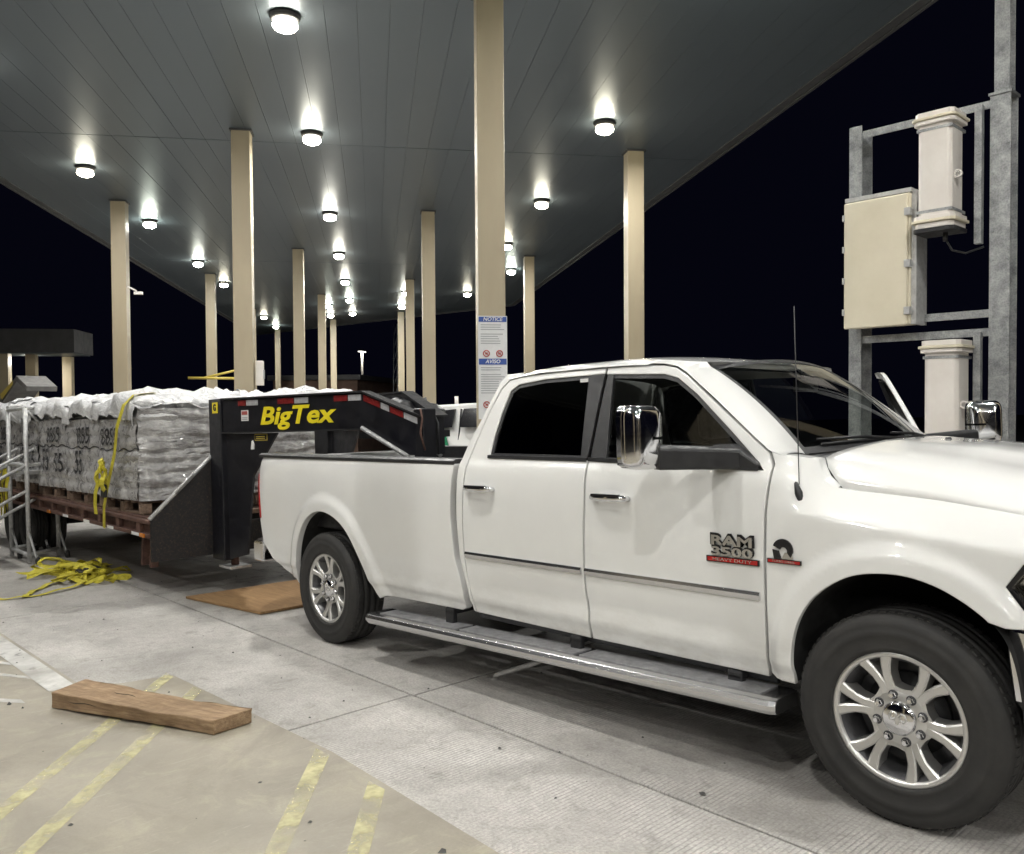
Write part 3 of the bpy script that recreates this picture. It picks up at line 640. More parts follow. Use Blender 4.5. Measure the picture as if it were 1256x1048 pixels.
for sd in (-1, 1):
    def pil(u, v):
        k = u*(len(PL)-1); i = min(len(PL)-2, int(k)); x = lerp(PL[i][0], PL[i+1][0], k-i); z = lerp(PL[i][1], PL[i+1][1], k-i)
        a = Vector((x, sd*side_w(x, z), z)); uu = min(1, max(0, (3.775-x)/.52)); e = ws(uu, .012 if sd < 0 else .988, .004) if x > 3.2 else None
        if e is None:
            e = Vector((lerp(3.27, 2.98, (3.2-x)/.25), sd*.665, 0)); e.z = roof_z(e.x, e.y)
        bul = math.sin(math.pi*v)*.012
        return a.lerp(e, v)+Vector((.35, sd*.5, .75))*bul
    MB().grid(pil, 40, 6).build('windshield_pillar', 'paint', truck)
def roof_pt(u, v):
    s = 2*v-1; y = .763*math.copysign(1-(1-abs(s))**1.5, s); a = abs(y)
    xf = 3.335-.075*(y/.665)**2 if a < .665 else lerp(3.26, 2.95, (a-.665)/.098); xr = 1.87-.03*(1-(a/.763)**2)
    x = lerp(xr, xf, u); return Vector((x, y, roof_z(x, y)))
MB().grid(roof_pt, 30, 60).build('roof', 'paint', truck)
for sd in (-1, 1):
    CA = [(3.80, 1.459), (3.86, 1.449), (3.922, 1.436), (3.946, 1.39), (3.982, 1.343), (4.03, 1.316)]
    CB = [tuple(wb(.705)+Vector((-.01, 0, .002)))]+[(x, y, min(1.458, hood_z(x, y)-.003)) for x, y in ((3.85, .715), (3.908, .738), (3.945, .79), (3.975, .815), (4.036, .842))]
    def fillet(u, v):
        k = u*5; i = min(4, int(k)); f_ = k-i; x, z = lerp(CA[i][0], CA[i+1][0], f_), lerp(CA[i][1], CA[i+1][1], f_); a = Vector((x, side_w(x, z)-.002, z)); b = Vector(CB[i]).lerp(Vector(CB[i+1]), f_)
        q = a.lerp(b, v); q.z += .006*math.sin(math.pi*v); return Vector((q.x, sd*q.y, q.z))
    MB().grid(fillet, 25, 5).build('fender_shoulder', 'paint', truck)
m = MB()    # back wall of the cab with its window
def back(u, v): y = lerp(-.95, .95, v); z = lerp(.62, 1.945, u); w_ = min(abs(y), side_w(1.66, z)-.006); y = math.copysign(w_, y); return Vector((1.62+max(0, z-1.42)*.43+.03*(1-(y/.95)**2)*-1, y, z))
m.grid(back, 22, 20); m.build('cab_back', 'paint', truck)
m = MB(); m.grid(lambda u, v: back(lerp(.66, .92, u), lerp(.12, .88, v))+Vector((-.006, 0, 0)), 6, 10); m.build('rear_window', 'black_gloss', truck)
# interior
m = MB(); m.box(1.72, 3.72, -.86, .86, .52, .60); m.build('cab_floor', 'interior', truck)
m = MB(); m.prism([(3.36, 1.02), (3.38, 1.30), (3.46, 1.42), (3.80, 1.455), (3.80, 1.0)], 'y', -.83, .83); m.build('dashboard', 'interior', truck, bevel=.03)
m = MB(); m.box(3.352, 3.37, -.72, -.28, 1.18, 1.25); m.build('dash_trim', 'trim_wood', truck)
for i in range(5): MB().box(3.353, 3.362, .28+i*.035, .295+i*.035, 1.325+.006*(i % 2), 1.335+.006*(i % 2)).build('dash_light', 'dash_glow', truck)
MB().lathe([(.19, 0)]+[(.19+.016*math.cos(a), .016*math.sin(a)) for a in [i*math.pi/4 for i in range(1, 8)]], 28, M=Matrix.Translation((3.20, .42, 1.22)) @ Matrix.Rotation(R(-65), 4, 'Z') @ Matrix.Rotation(R(0), 4, 'X'), close=True).build('steering_wheel', 'interior', truck)
for x, ys in ((2.62, (-.42, .42)), (1.78, (-.42, .42))):
    for y in ys:
        m = MB(); m.box(x, x+.55, y-.27, y+.27, .72, .92); st = m.build('seat', 'seat_fabric', truck, bevel=.05, seg=3)
        m = MB(); m.prism([(x-.02, .85), (x+.16, .85), (x+.02, 1.46), (x-.12, 1.46)], 'y', y-.25, y+.25); m.build('backrest', 'seat_fabric', st, bevel=.05, seg=3)
        m = MB(); m.prism([(x-.10, 1.50), (x+.01, 1.50), (x-.01, 1.72), (x-.11, 1.70)], 'y', y-.14, y+.14); m.build('headrest', 'seat_fabric', st, bevel=.04, seg=3)
m = MB(); m.grid(lambda u, v: (lambda p: Vector((p.x, p.y*.97, p.z-.05)))(roof_pt(lerp(.03, .96, u), lerp(.02, .98, v))), 8, 10); m.build('headliner', 'headliner_cloth', truck)
m = MB(); m.box(3.42, 3.45, -.11, .11, 1.765, 1.83); m.tube([(3.43, 0, 1.82), (3.40, 0, 1.89)], .01, 6); m.build('interior_mirror', 'black_plastic', truck)
# bed
m = MB(); m.box(-1.08, 1.53, -.80, .80, .84, .88); m.box(1.50, 1.54, -.90, .90, .7, 1.38); m.build('bed_floor', 'black_plastic', truck)
for sd in (-1, 1):
    m = MB(); m.prism([(sd*.955, 1.405), (sd*.955, 1.428), (sd*.93, 1.440), (sd*.80, 1.440), (sd*.80, 1.36), (sd*.83, .86), (sd*.87, .86), (sd*.86, 1.405)], 'x', -1.12, 1.535); o = m.build('bed_rail', 'black_plastic', truck, bevel=.006)
    for v in o.data.vertices: v.co.z += .005-.0125*(v.co.x+1.1)/1.3 if v.co.z > 1.3 else 0
m = MB(); m.box(-1.19, -1.10, -.80, .80, .70, 1.41); m.build('tailgate', 'paint', truck, bevel=.02)
m = MB(); pl = [(-1.30, -.80), (-1.26, -.93), (-1.16, -1.0), (-1.02, -1.0), (-1.02, 1.0), (-1.16, 1.0), (-1.26, .93), (-1.30, .80)]
m.prism(pl, 'z', .52, .70); m.build('rear_bumper', 'chrome', truck, bevel=.025, seg=3)
m = MB(); m.lathe([(.045, 0), (.05, 0), (.05, .34), (.045, .34)], 20, M=Matrix.Translation((-.55, -.72, .37)) @ Matrix.Rotation(R(62), 4, 'Z') @ Matrix.Rotation(R(0), 4, 'X'), close=True); m.build('exhaust_tip', 'dark_metal', truck)
# running gear, liners
m = MB(); 
for y in (-.43, .43): m.box(-1.15, 4.95, y-.05, y+.05, .50, .68)
m.build('chassis', 'liner', truck)
MB().box(1.2, 2.7, -.38, .38, .36, .60).build('fuel_tank', 'liner', truck); MB().box(3.3, 4.9, -.35, .35, .40, .80).build('engine_block', 'liner', truck)
for x in (0, 4.303):
    m = MB(); m.tube([(x, -.8, .42), (x, .8, .42)], .06, 10); m.lathe([(.001, -.16), (.12, -.12), (.17, 0), (.12, .12), (.001, .16)], 16, M=Matrix.Translation((x, 0, .42))); m.build('axle', 'dark_metal', truck)
for sd in (-1, 1):
    for A in (RARCH, FARCH):
        m = MB(); n = len(A); cx = (A[0][0]+A[-1][0])/2
        yy = [sd*(side_w(p[0], p[1])-.012) for p in A]
        AA = [(cx+(p[0]-cx)*1.01, p[1]+.004) for p in A]
        for i in range(n-1):
            m.add([(AA[i][0], yy[i], AA[i][1]), (AA[i+1][0], yy[i+1], AA[i+1][1]), (AA[i+1][0], sd*.52, AA[i+1][1]), (AA[i][0], sd*.52, AA[i][1])], [(0, 1, 2, 3)], 0, True)
        m.add([(p[0], sd*.52, p[1]) for p in AA], [tuple(range(n))]); m.build('wheel_liner', 'liner', truck)
# wheels
def arcpts(c, r, a0, a1, n): return [(c[0]+r*math.cos(R(lerp(a0, a1, i/n))), c[1]+r*math.sin(R(lerp(a0, a1, i/n)))) for i in range(n+1)]
TIRE = [(.262, -.115), (.266, -.128), (.285, -.134), (.292, -.130), (.33, -.143), (.352, -.146), (.356, -.142), (.37, -.144), (.392, -.136), (.408, -.122), (.416, -.107), (.420, -.085), (.421, -.06), (.412, -.058), (.412, -.05), (.421, -.048), (.422, -.012), (.412, -.010), (.412, .010), (.422, .012), (.421, .048), (.412, .05), (.412, .058), (.421, .06), (.42, .085), (.416, .107), (.408, .122), (.392, .136), (.352, .146), (.29, .135), (.262, .115)]
wheel0 = None
def make_wheel():
    # outer face towards local -y
    w = bpy.data.objects.new('wheel', None); COL.objects.link(w); w.parent = truck
    m = MB(); m.lathe(TIRE, 96, close=True)
    m2 = MB(); 
    t_ = m.build('tire', 'rubber', w)
    m = MB()
    for k in range(72):
        a = 2*math.pi*k/72
        for y0, y1, r0, r1 in ((-.106, -.066, .404, .4225), (.066, .106, .404, .4225)):
            m.box(-.0125, .0125, y0, y1, r0, r1, M=Matrix.Rotation(a+(.02 if y0 > 0 else 0), 4, 'Y'))
    m.build('tread', 'rubber', w, bevel=.002)['kind'] = 'stuff'
    m = MB(); m.lathe([(.236, -.085), (.243, -.117), (.250, -.123), (.263, -.124), (.266, -.116), (.262, -.10)], 80)
    m.lathe([(.240, -.108), (.228, -.09), (.215, -.02), (.215, .10)], 64, 1)
    m.lathe([(.001, .02), (.216, .02)], 40, 1)
    # twelve spokes in six forked pairs
    for k in range(6):
        for sg in (-1, 1):
            base = 2*math.pi*k/6; secs = []
            for t in (0, .2, .4, .6, .8, 1):
                r = lerp(.075, .246, t); a = base+sg*R(lerp(17, 6.5, min(1, t/.45)) if t < .45 else lerp(6.5, 13.5, ((t-.45)/.55)**1.2))
                a = base+sg*R(float(np.interp(t, [0, .3, .5, .8, 1], [9, 6.3, 6.0, 9.5, 12.0])))
                wd = float(np.interp(t, [0, .3, .6, 1], [.025, .0205, .019, .026])); y = float(np.interp(t, [0, .25, .6, .9, 1], [-.088, -.098, -.108, -.116, -.118]))
                c = Vector((r*math.cos(a), 0, r*math.sin(a))); tg = Vector((-math.sin(a), 0, math.cos(a)))
                secs.append([c-tg*wd+Vector((0, -.035, 0)), c-tg*wd*.92+Vector((0, y+.006, 0)), c-tg*wd*.6+Vector((0, y, 0)), c+tg*wd*.6+Vector((0, y, 0)), c+tg*wd*.92+Vector((0, y+.006, 0)), c+tg*wd+Vector((0, -.035, 0))])
            m.add([q for s in secs for q in s], [(i*6+j, i*6+j+1, (i+1)*6+j+1, (i+1)*6+j) for i in range(5) for j in range(5)], 0, False)
    # rounded web at the foot of every large opening
    for k in range(6):
        base = 2*math.pi*(k+.5)/6; pts = []
        for i in range(9):
            a = base+R(lerp(-22, 22, i/8)); rr_ = .119+.020*(abs(i-4)/4)**2
            pts.append((Vector((.07*math.cos(a), -.088, .07*math.sin(a))), Vector((rr_*math.cos(a), -.098, rr_*math.sin(a))), Vector((rr_*math.cos(a), -.03, rr_*math.sin(a)))))
        m.add([q for s in pts for q in s], [(i*3+j, i*3+j+1, (i+1)*3+j+1, (i+1)*3+j) for i in range(8) for j in range(2)], 0, False)
    m.lathe([(.062, -.10), (.07, -.098), (.112, -.094), (.117, -.09), (.117, -.03)], 40)
    m.build('rim', ['alloy', 'alloy_dark'], w)
    m = MB(); m.lathe([(.001, -.118), (.056, -.117), (.064, -.112), (.068, -.10)], 36); cap = m.build('hub_cap', 'chrome', w)
    m = MB()
    for sg in (-1, 1):
        m.tube([Vector((sg*r*math.cos(R(a)), -.1195, r*math.sin(R(a))+.004)) for r, a in ((.006, 60), (.024, 62), (.033, 40), (.034, 10), (.028, -20), (.017, -32), (.014, -8))], .0042, 6)
    m.prism([(-.010, .014), (.010, .014), (.007, -.020), (-.007, -.020)], 'y', -.1225, -.117)
    m.build('hub_emblem', 'alloy', w)
    m = MB(); m.lathe([(.001, -.022), (.009, -.022), (.0145, -.015), (.0155, .0)], 6, sm=False); ln = m.build('lug_nut', 'chrome', w)
    m = MB(); m.lathe([(.020, 0), (.017, -.004), (.014, -.001)], 16); sk = m.build('lug_seat', 'alloy_dark', w)
    for k in range(8):
        a = 2*math.pi*(k+.5)/8; p = Vector((.092*math.cos(a), -.096, .092*math.sin(a)))
        o = ln if k == 0 else ln.copy(); o2 = sk if k == 0 else sk.copy()
        if k: COL.objects.link(o); COL.objects.link(o2); o.parent = w; o2.parent = w
        o.location = p; o2.location = p
    m = MB(); m.lathe([(.001, -.012), (.165, -.012), (.165, .012), (.001, .012)], 40); m.build('brake_disc', 'dark_metal', w)
    return w
w0 = make_wheel()
for i, (x, y, rz, ry) in enumerate(((4.303, -.862, 0, 8), (0, -.862, 0, 37), (4.303, .862, 180, 0), (0, .862, 180, 0))):
    w = w0 if i == 0 else copy_thing(w0)
    w.parent = truck; w.location = (x, y, .421); w.rotation_euler = (0, R(ry), R(rz))
# running boards
for sd in (-1, 1):
    Mx = mirror_y(sd); m = MB(); sec = lambda x: [(-.88, .075), (-1.06, .075), (-1.085, .066), (-1.098, .045), (-1.098, .024), (-1.085, .006), (-1.06, 0), (-.88, 0)]
    xe = [.68, .72, 3.80, 3.83]; zb = lambda x: lerp(.272, .345, (x-.68)/3.15); vs = []
    for i, x in enumerate(xe):
        k = .9 if i in (0, 3) else 1
        vs += [Mx @ Vector((x, -.98+(y+.98)*k, zb(x)+.0375+(z-.0375)*k)) for y, z in sec(x)]
    m.add(vs, [(i*8+j, i*8+(j+1) % 8, (i+1)*8+(j+1) % 8, (i+1)*8+j) for i in range(3) for j in range(8)]+[tuple(range(8)), tuple(range(24, 32))]); b = m.build('running_board', 'board_chrome', truck, bevel=.004)
    for x0, x1 in ((.80, 1.62), (1.66, 2.62), (2.66, 3.74)):
        m = MB(); m.add([Mx @ Vector((x, y, zb(x)+.0755+dz)) for x in (x0, x1) for y in (-1.045, -.90) for dz in (0, .005)], [(0, 1, 3, 2), (4, 5, 7, 6), (0, 1, 5, 4), (2, 3, 7, 6), (1, 3, 7, 5)]); m.build('step_pad', 'tread_plate', b)
    for x in (1.45, 2.55, 3.55):
        m = MB(); m.box(x-.04, x+.04, -.955, -.55, .425, .465, M=Mx); m.box(x-.04, x+.04, -.955, -.915, zb(x)+.06, .45, M=Mx); m.build('board_bracket', 'dark_metal', b, bevel=.01)
# towing mirrors
def tow_mirror(sd, T=None):
    Mx = (T or Matrix.Identity(4)) @ mirror_y(sd)
    m = MB(); pts = []
    def sh(u, v):
        a = 2*math.pi*v; cx = math.copysign(abs(math.cos(a))**.35, math.cos(a)); cz = math.copysign(abs(math.sin(a))**.35, math.sin(a))
        k = [1, .985, .94, .80, .45, 0][int(round(u*5))]; dx = [-.055, .0, .045, .066, .072, .073][int(round(u*5))]
        return Mx @ Vector((3.315+dx, -1.305+.100*cx*k, 1.555+.147*cz*k-(.012*cx if cz < 0 else 0)))
    m.grid(sh, 5, 40); m.add([sh(0, i/40) for i in range(40)], [tuple(range(40))], 1)
    o = m.build('mirror', ['chrome', 'black_plastic'], truck)
    m = MB(); m.box(3.248, 3.256, -1.39, -1.22, 1.43, 1.69, M=Mx); m.build('mirror_glass', 'mirror_glass', o, bevel=.003)
    m = MB(); A_, B_ = Vector((3.345, -1.24, 1.462)), Vector((3.565, -.90, 1.445))
    d = (B_-A_).normalized(); n_ = Vector((-d.y, d.x, 0)).normalized()
    vs = [Mx @ (p+n_*a*.05*k+Vector((0, 0, b*h))) for p, h, k in ((A_, .058, 1), (B_, .05, 1.3)) for a, b in ((-1, -1), (-1, .75), (-.6, 1), (.6, 1), (1, .75), (1, -1))]
    m.add(vs, [tuple(range(6)), tuple(range(6, 12))]+[(i, (i+1) % 6, 6+(i+1) % 6, 6+i) for i in range(6)])
    m.prism([(3.46, 1.405), (3.70, 1.395), (3.70, 1.425), (3.56, 1.51), (3.46, 1.51)], 'y', -.955, -.89) if not T and sd < 0 else None
    m.build('mirror_arm', 'black_plastic', o, bevel=.012)
tow_mirror(-1); tow_mirror(1, OPEN)
# antenna, badges
ap = Vector((3.90, -side_w(3.90, 1.29)+.0, 1.265)); MB().lathe([(.001, .085), (.008, .08), (.017, .035), (.015, .0)], 12, M=Matrix.Translation(ap) @ Matrix.Rotation(R(90), 4, 'X') @ Matrix.Rotation(R(15), 4, 'Z')).build('antenna_base', 'black_plastic', truck)
MB().tube([ap+Vector((0, -.01, .07)), ap+Vector((.0, -.012, .84))], .0022, 6).build('antenna_whip', 'dark_metal', truck)
bx, bz = 3.582, 0; yb_ = -side_w(3.58, 1.03)-.004
def badge_text(s, size, z, bold=.004, sx=1.0, mat='chrome', ex=.004, y=0, x=bx): return text('badge_lettering', s, size, mat, atside(x, yb_-.002+y, z), truck, bold=bold, sx=sx, extrude=ex)
badge_text('RAM', .070, 1.072, .0045, 1.62, 'black_gloss', .002, .001); badge_text('RAM', .062, 1.068, .002, 1.75, 'chrome', .004, -.003)
badge_text('3500', .062, 1.022, .0035, 1.80, 'black_gloss', .002, .001); badge_text('3500', .056, 1.018, .0015, 1.95, 'chrome', .004, -.003)
MB().box(bx-.137, bx+.137, yb_-.004, yb_+.004, .968, .995).build('badge_bar', 'black_gloss', truck)
MB().box(bx-.130, bx+.130, yb_-.0055, yb_-.003, .972, .991).build('badge_strip', 'red_lens', truck); text('badge_lettering', 'HEAVY DUTY', .020, 'chrome', atside(bx, yb_-.0065, .9815), truck, sx=1.7, extrude=.0008)
cx_, y2 = 3.835, -side_w(3.83, 1.04)-.004
m = MB(); outer = arcpts((cx_, 1.052), .048, -40, 160, 12); inner = arcpts((cx_+.004, 1.047), .018, 160, -20, 8); m.prism(outer+inner, 'y', y2-.004, y2+.004); m.prism([(cx_-.048, 1.052), (cx_-.02, 1.047), (cx_-.008, 1.012), (cx_-.042, 1.012)], 'y', y2-.0042, y2+.004); m.build('engine_emblem', 'black_gloss', truck)
m = MB(); m.prism([(cx_+.01, 1.042), (cx_+.045, 1.042), (cx_+.05, 1.014), (cx_-.005, 1.014)], 'y', y2-.003, y2+.004); m.build('emblem_inlay', 'chrome', truck)
MB().box(cx_-.075, cx_+.085, y2-.004, y2+.004, .992, 1.011).build('badge_bar', 'black_gloss', truck); MB().box(cx_-.07, cx_+.08, y2-.0055, y2-.003, .995, 1.008).build('badge_strip', 'red_lens', truck); text('badge_lettering', 'TURBO DIESEL', .013, 'chrome', atside(cx_+.005, y2-.0062, 1.0015), truck, sx=1.3, extrude=.0006)
MB().box(2.47, 2.53, -side_w(2.5, 1.868)+.006, -side_w(2.5, 1.868)+.014, 1.858, 1.878).build('window_sticker', 'white_print', truck)
# front end (mostly beyond the picture edge)
m = MB(); fp = [(4.70, -.96), (4.82, -.985), (5.05, -.96), (5.28, -.85), (5.40, -.55), (5.44, 0), (5.40, .55), (5.28, .85), (5.05, .96), (4.82, .985), (4.70, .96), (4.70, .80), (5.1, .75), (5.1, -.75), (4.70, -.80)]
vs = []
for z, k, xo in ((.50, .97, .06), (.58, .995, .015), (.74, 1.0, 0), (.83, 1.0, 0), (.853, .995, 0)): vs += [(x+xo*(1 if x < 4.9 else 0), y*k, z) for x, y in fp]
n = len(fp); m.add(vs, [(i*n+j, i*n+(j+1) % n, (i+1)*n+(j+1) % n, (i+1)*n+j) for i in range(4) for j in range(n)]+[tuple(range(n)), tuple(range(4*n, 5*n))]); m.build('front_bumper', 'chrome', truck, bevel=.006)
m = MB(); m.prism([(5.14, .87), (5.30, .87), (5.24, 1.2), (5.12, 1.2)], 'y', -.62, .62); gr = m.build('grille_frame', 'chrome', truck, bevel=.02)
for y in (-.31, .31): MB().prism([(5.31, .90), (5.315, .90), (5.262, 1.16), (5.257, 1.16)], 'y', y-.27, y+.27).build('grille_mesh', 'black_plastic', gr)
MB().box(4.75, 5.14, -.85, .85, .86, 1.12).build('front_inner', 'liner', truck)

# ------------------------------------------------------------------ gooseneck trailer
def dz(x): return .80+.018*(-2.8-x)         # deck height, rising a little to the rear
TX0, TX1 = -10.6, -2.80
trl = empty('gooseneck_trailer', Vector((-2.8, 0, 0)), label='black gooseneck flatbed trailer with yellow lettering, hitched in the pickup bed', cat='trailer')
def tb(m, name, mats, parent=None, **kw):
    m.v = [(x+2.8, y, z) for x, y, z in m.v]; return m.build(name, mats, parent or trl, **kw)
def slope_box(m, x0, x1, y0, y1, a, b, mi=0):
    vs = [(x, y, dz(x)+z) for x in (x0, x1) for y in (y0, y1) for z in (a, b)]
    return m.add(vs, [(0, 1, 3, 2), (4, 6, 7, 5), (0, 4, 5, 1), (2, 3, 7, 6), (0, 2, 6, 4), (1, 5, 7, 3)], mi)
for i in range(13):
    y0 = -1.17+i*.18; tb(slope_box(MB(), TX0, TX1-.05, y0+.003, y0+.177, -.045, 0), 'deck_plank', 'pallet_wood')
for sy in (-1, 1):
    m = MB(); a, b = sorted((sy*1.18, sy*1.245)); slope_box(m, TX0, TX1, a, b, -.20, .004); a, b = sorted((sy*1.245, sy*1.30)); slope_box(m, TX0, TX1, a, b, -.185, -.145); slope_box(m, TX0, TX1, a, b, -.05, -.012)
    tb(m, 'side_rail', 'rust_rail', bevel=.006)
    for i in range(13):
        x = TX1-.3-i*.6; m = MB(); a, b = sorted((sy*1.245, sy*1.292)); slope_box(m, x-.045, x+.045, a, b, -.143, -.052); tb(m, 'stake_pocket', 'rust_rail', bevel=.004)
    for x in (-2.95, -6.2, -9.4):
        m = MB(); a, b = sorted((sy*1.301, sy*1.312)); slope_box(m, x-.06, x+.06, a, b, -.183, -.148); tb(m, 'side_marker', 'amber')
    for x in (-3.15, -3.9, -4.7, -5.5):
        m = MB(); a, b = sorted((sy*1.3005, sy*1.305)); slope_box(m, x-.10, x+.10, a, b, -.182, -.152); tb(m, 'reflector', 'white_print')
    m = MB(); m.prism([(sy*1.28, dz(-2.8)-.42), (sy*1.28, dz(-2.8)+.01), (sy*.60, 1.42), (sy*.60, dz(-2.8)-.42)], 'x', -2.805, -2.785); tb(m, 'front_gusset', 'dusty_black')
    m = MB(); m.tube([(-2.79, sy*1.29, dz(-2.8)), (-2.79, sy*.62, 1.415)], .022, 6); tb(m, 'gusset_edge', 'steel_grey')
    m = MB(); m.tube([(-2.775, sy*1.03, 1.04), (-2.74, sy*1.0, 1.10), (-2.74, sy*.88, 1.21), (-2.775, sy*.85, 1.235)], .012, 6); tb(m, 'grab_handle', 'steel_grey')
    m = MB(); m.prism([(-3.52, .26), (-3.46, .60), (-3.14, .60), (-3.22, .26), (-3.27, .26), (-3.24, .55), (-3.42, .55), (-3.47, .26)], 'y', sy*1.09-.04, sy*1.09+.04); tb(m, 'landing_leg', 'rust_rail', bevel=.006)
    # neck: uprights at the deck, beams converging on the coupler in the bed
    a, b = sorted((sy*.56, sy*.655))
    tb(MB().box(-2.80, -2.52, a-.002, b+.002, .34, 1.975), 'neck_upright', 'black_paint', bevel=.008)
    NF = Matrix.Scale(-sy, 4, (0, 1, 0)) @ Matrix.Translation((-2.50, -.61, 0)) @ Matrix.Rotation(R(11.22), 4, 'Z')
    def nb(m, name, mats, parent=None, **kw):
        m.v = [tuple(NF @ Vector(v)) for v in m.v]; return tb(m, name, mats, parent, **kw)
    nb(MB().prism([(.02, .36), (.30, .42), (.42, 1.20), (.80, 1.615), (.02, 1.62)], 'y', -.012, .012), 'neck_plate', 'black_paint')
    bm_ = nb(MB().prism([(.0, 1.957), (1.98, 1.945), (2.64, 1.715), (2.64, 1.40), (2.50, 1.40), (1.98, 1.632), (.0, 1.632)], 'y', -.035, .035), 'neck_beam', 'black_paint', bevel=.006)
    for p0, p1 in (((.0, 1.975), (1.985, 1.962)), ((1.985, 1.962), (2.66, 1.728))): nb(MB().prism([p0, p1, (p1[0], p1[1]-.016), (p0[0], p0[1]-.016)], 'y', -.06, .06), 'beam_flange', 'dark_metal', bm_)
    nb(MB().prism([(.0, 1.620), (1.98, 1.620), (1.98, 1.636), (.0, 1.636)], 'y', -.06, .06), 'beam_flange', 'dark_metal', bm_)
    zt = lambda u: 1.943-.006*u if u < 1.98 else 1.931-.348*(u-1.98)
    for k, (xa, xb) in enumerate(((.253, .375), (.385, .561), (.856, 1.085), (1.095, 1.284), (1.626, 1.80), (1.81, 1.97), (2.0, 2.195), (2.205, 2.30), (2.312, 2.46), (2.47, 2.62))):
        nb(MB().prism([(xa, zt(xa)), (xb, zt(xb)), (xb, zt(xb)-.052), (xa, zt(xa)-.052)], 'y', -.0405, -.0365), 'reflective_tape', 'red_tape' if k % 2 == 0 else 'grey_tape')
    m = MB(); m.tube([(1.98, -.05, 1.64), (2.52, -.05, 1.385)], .02, 6); nb(m, 'neck_brace', 'steel_grey')
    m = MB(); m.box(-2.50, -2.44, sy*.50-.05, sy*.50+.05, .45, 1.25); tb(m, 'jack_tube', 'black_paint')
    m = MB(); m.tube([(-2.62, sy*.50, 1.0), (-2.62, sy*.50, .45)], .055, 12); m.tube([(-2.62, sy*.50, .45), (-2.62, sy*.50, .27)], .04, 12, 1); m.box(-2.76, -2.48, sy*.50-.11, sy*.50+.11, .25, .275, 2); tb(m, 'jack_leg', ['black_paint', 'rust_rail', 'steel_grey'])
tb(MB().box(-2.83, -2.806, -1.27, 1.27, .385, .70), 'front_crossmember', 'dusty_black', bevel=.004)
tb(MB().box(-10.4, -2.85, -.56, -.44, .42, .72), 'main_beam', 'black_paint'); tb(MB().box(-10.4, -2.85, .44, .56, .42, .72), 'main_beam', 'black_paint')
tb(MB().box(.02, .15, -.14, .0, 1.0, 1.785), 'coupler_upright', 'black_paint', bevel=.01)
m = MB(); m.tube([(.12, -.03, 1.2), (.12, -.03, .88)], .06, 12); tb(m, 'coupler_tube', 'black_paint')
m = MB(); m.tube([(.13, -.145, 1.78), (.165, -.155, 1.70), (.14, -.16, 1.58), (.18, -.145, 1.44)], .009, 6); tb(m, 'brake_cable', 'rust_rail')
m = MB(); m.tube([(.10, .0, 1.76), (.15, .02, 1.66), (.16, .01, 1.40)], .008, 6); tb(m, 'brake_cable', 'black_plastic')
NN = Matrix.Translation((2.8, 0, 0)) @ Matrix.Translation((-2.50, -.61, 0)) @ Matrix.Rotation(R(11.22), 4, 'Z')
tm = text_mesh('BigTex', .235, extrude=.002, bold=.006, shear=.22, sx=1.38)
w_ = max(v.co.x for v in tm.vertices)-min(v.co.x for v in tm.vertices)
for v in tm.vertices: v.co = NN @ atside(1.09, -.040, 1.772) @ Vector((v.co.x*1.06/w_, v.co.y, v.co.z))
link('lettering', tm, trl, ['yellow_print'])
def lab(name, u0, u1, z0, z1, o, mat):
    m = MB(); m.box(u0, u1, o-.003, o, z0, z1, M=NN); return m.build(name, mat, trl)
tb(MB().box(-2.70, -2.58, -.663, -.6585, 1.83, 1.94), 'maker_plate', 'yellow_print'); text('plate_letter', 'G', .09, 'black_paint', atside(-2.64+2.8, -.665, 1.885), trl, bold=.004)
lab('warning_label', .30, .41, 1.74, 1.845, -.0365, 'white_print'); lab('label_band', .312, .398, 1.80, 1.835, -.040, 'red_print')
for z0 in (1.752, 1.768): lab('label_line', .312, .398, z0, z0+.007, -.040, 'grey_print')
lab('warning_label', .47, .66, 1.545, 1.61, -.0145, 'gold_paint'); lab('label_band', .478, .652, 1.553, 1.602, -.0180, 'black_paint')
for z0 in (1.563, 1.580): lab('label_line', .50, .63, z0, z0+.007, -.0215, 'gold_paint')
m = MB(); m.prism([(.405, 1.46), (.455, 1.46), (.46, 1.51), (.44, 1.55), (.42, 1.54)], 'y', -.018, -.0125); m.v = [tuple(NN @ Vector(v)) for v in m.v]; m.build('warning_label', 'white_print', trl)
tw = None
for x in (-8.1, -9.0):
    m = MB(); m.tube([(x, -1.1, .40), (x, 1.1, .40)], .06, 10); tb(m, 'axle', 'dark_metal')
    for y in (-1.02, -.78, .78, 1.02):
        if tw is None:
            m = MB(); m.lathe([(r*.95, h*.75) for r, h in TIRE], 48, close=True); m.lathe([(.25, -.07), (.2, -.05), (.12, -.02), (.001, -.02)], 32, 1); tw = m.build('trailer_wheel', ['rubber', 'dark_metal'], trl); o = tw
        else: o = tw.copy(); COL.objects.link(o)
        o.location = (x+2.8, y, .40)
for sy in (-1, 1):
    a, b = sorted((sy*.66, sy*1.17)); m = MB(); m.prism([(-9.6, .62), (-9.5, .80), (-7.6, .80), (-7.5, .62), (-7.55, .62), (-7.65, .78), (-9.45, .78), (-9.55, .62)], 'y', a, b); tb(m, 'fender', 'black_paint')

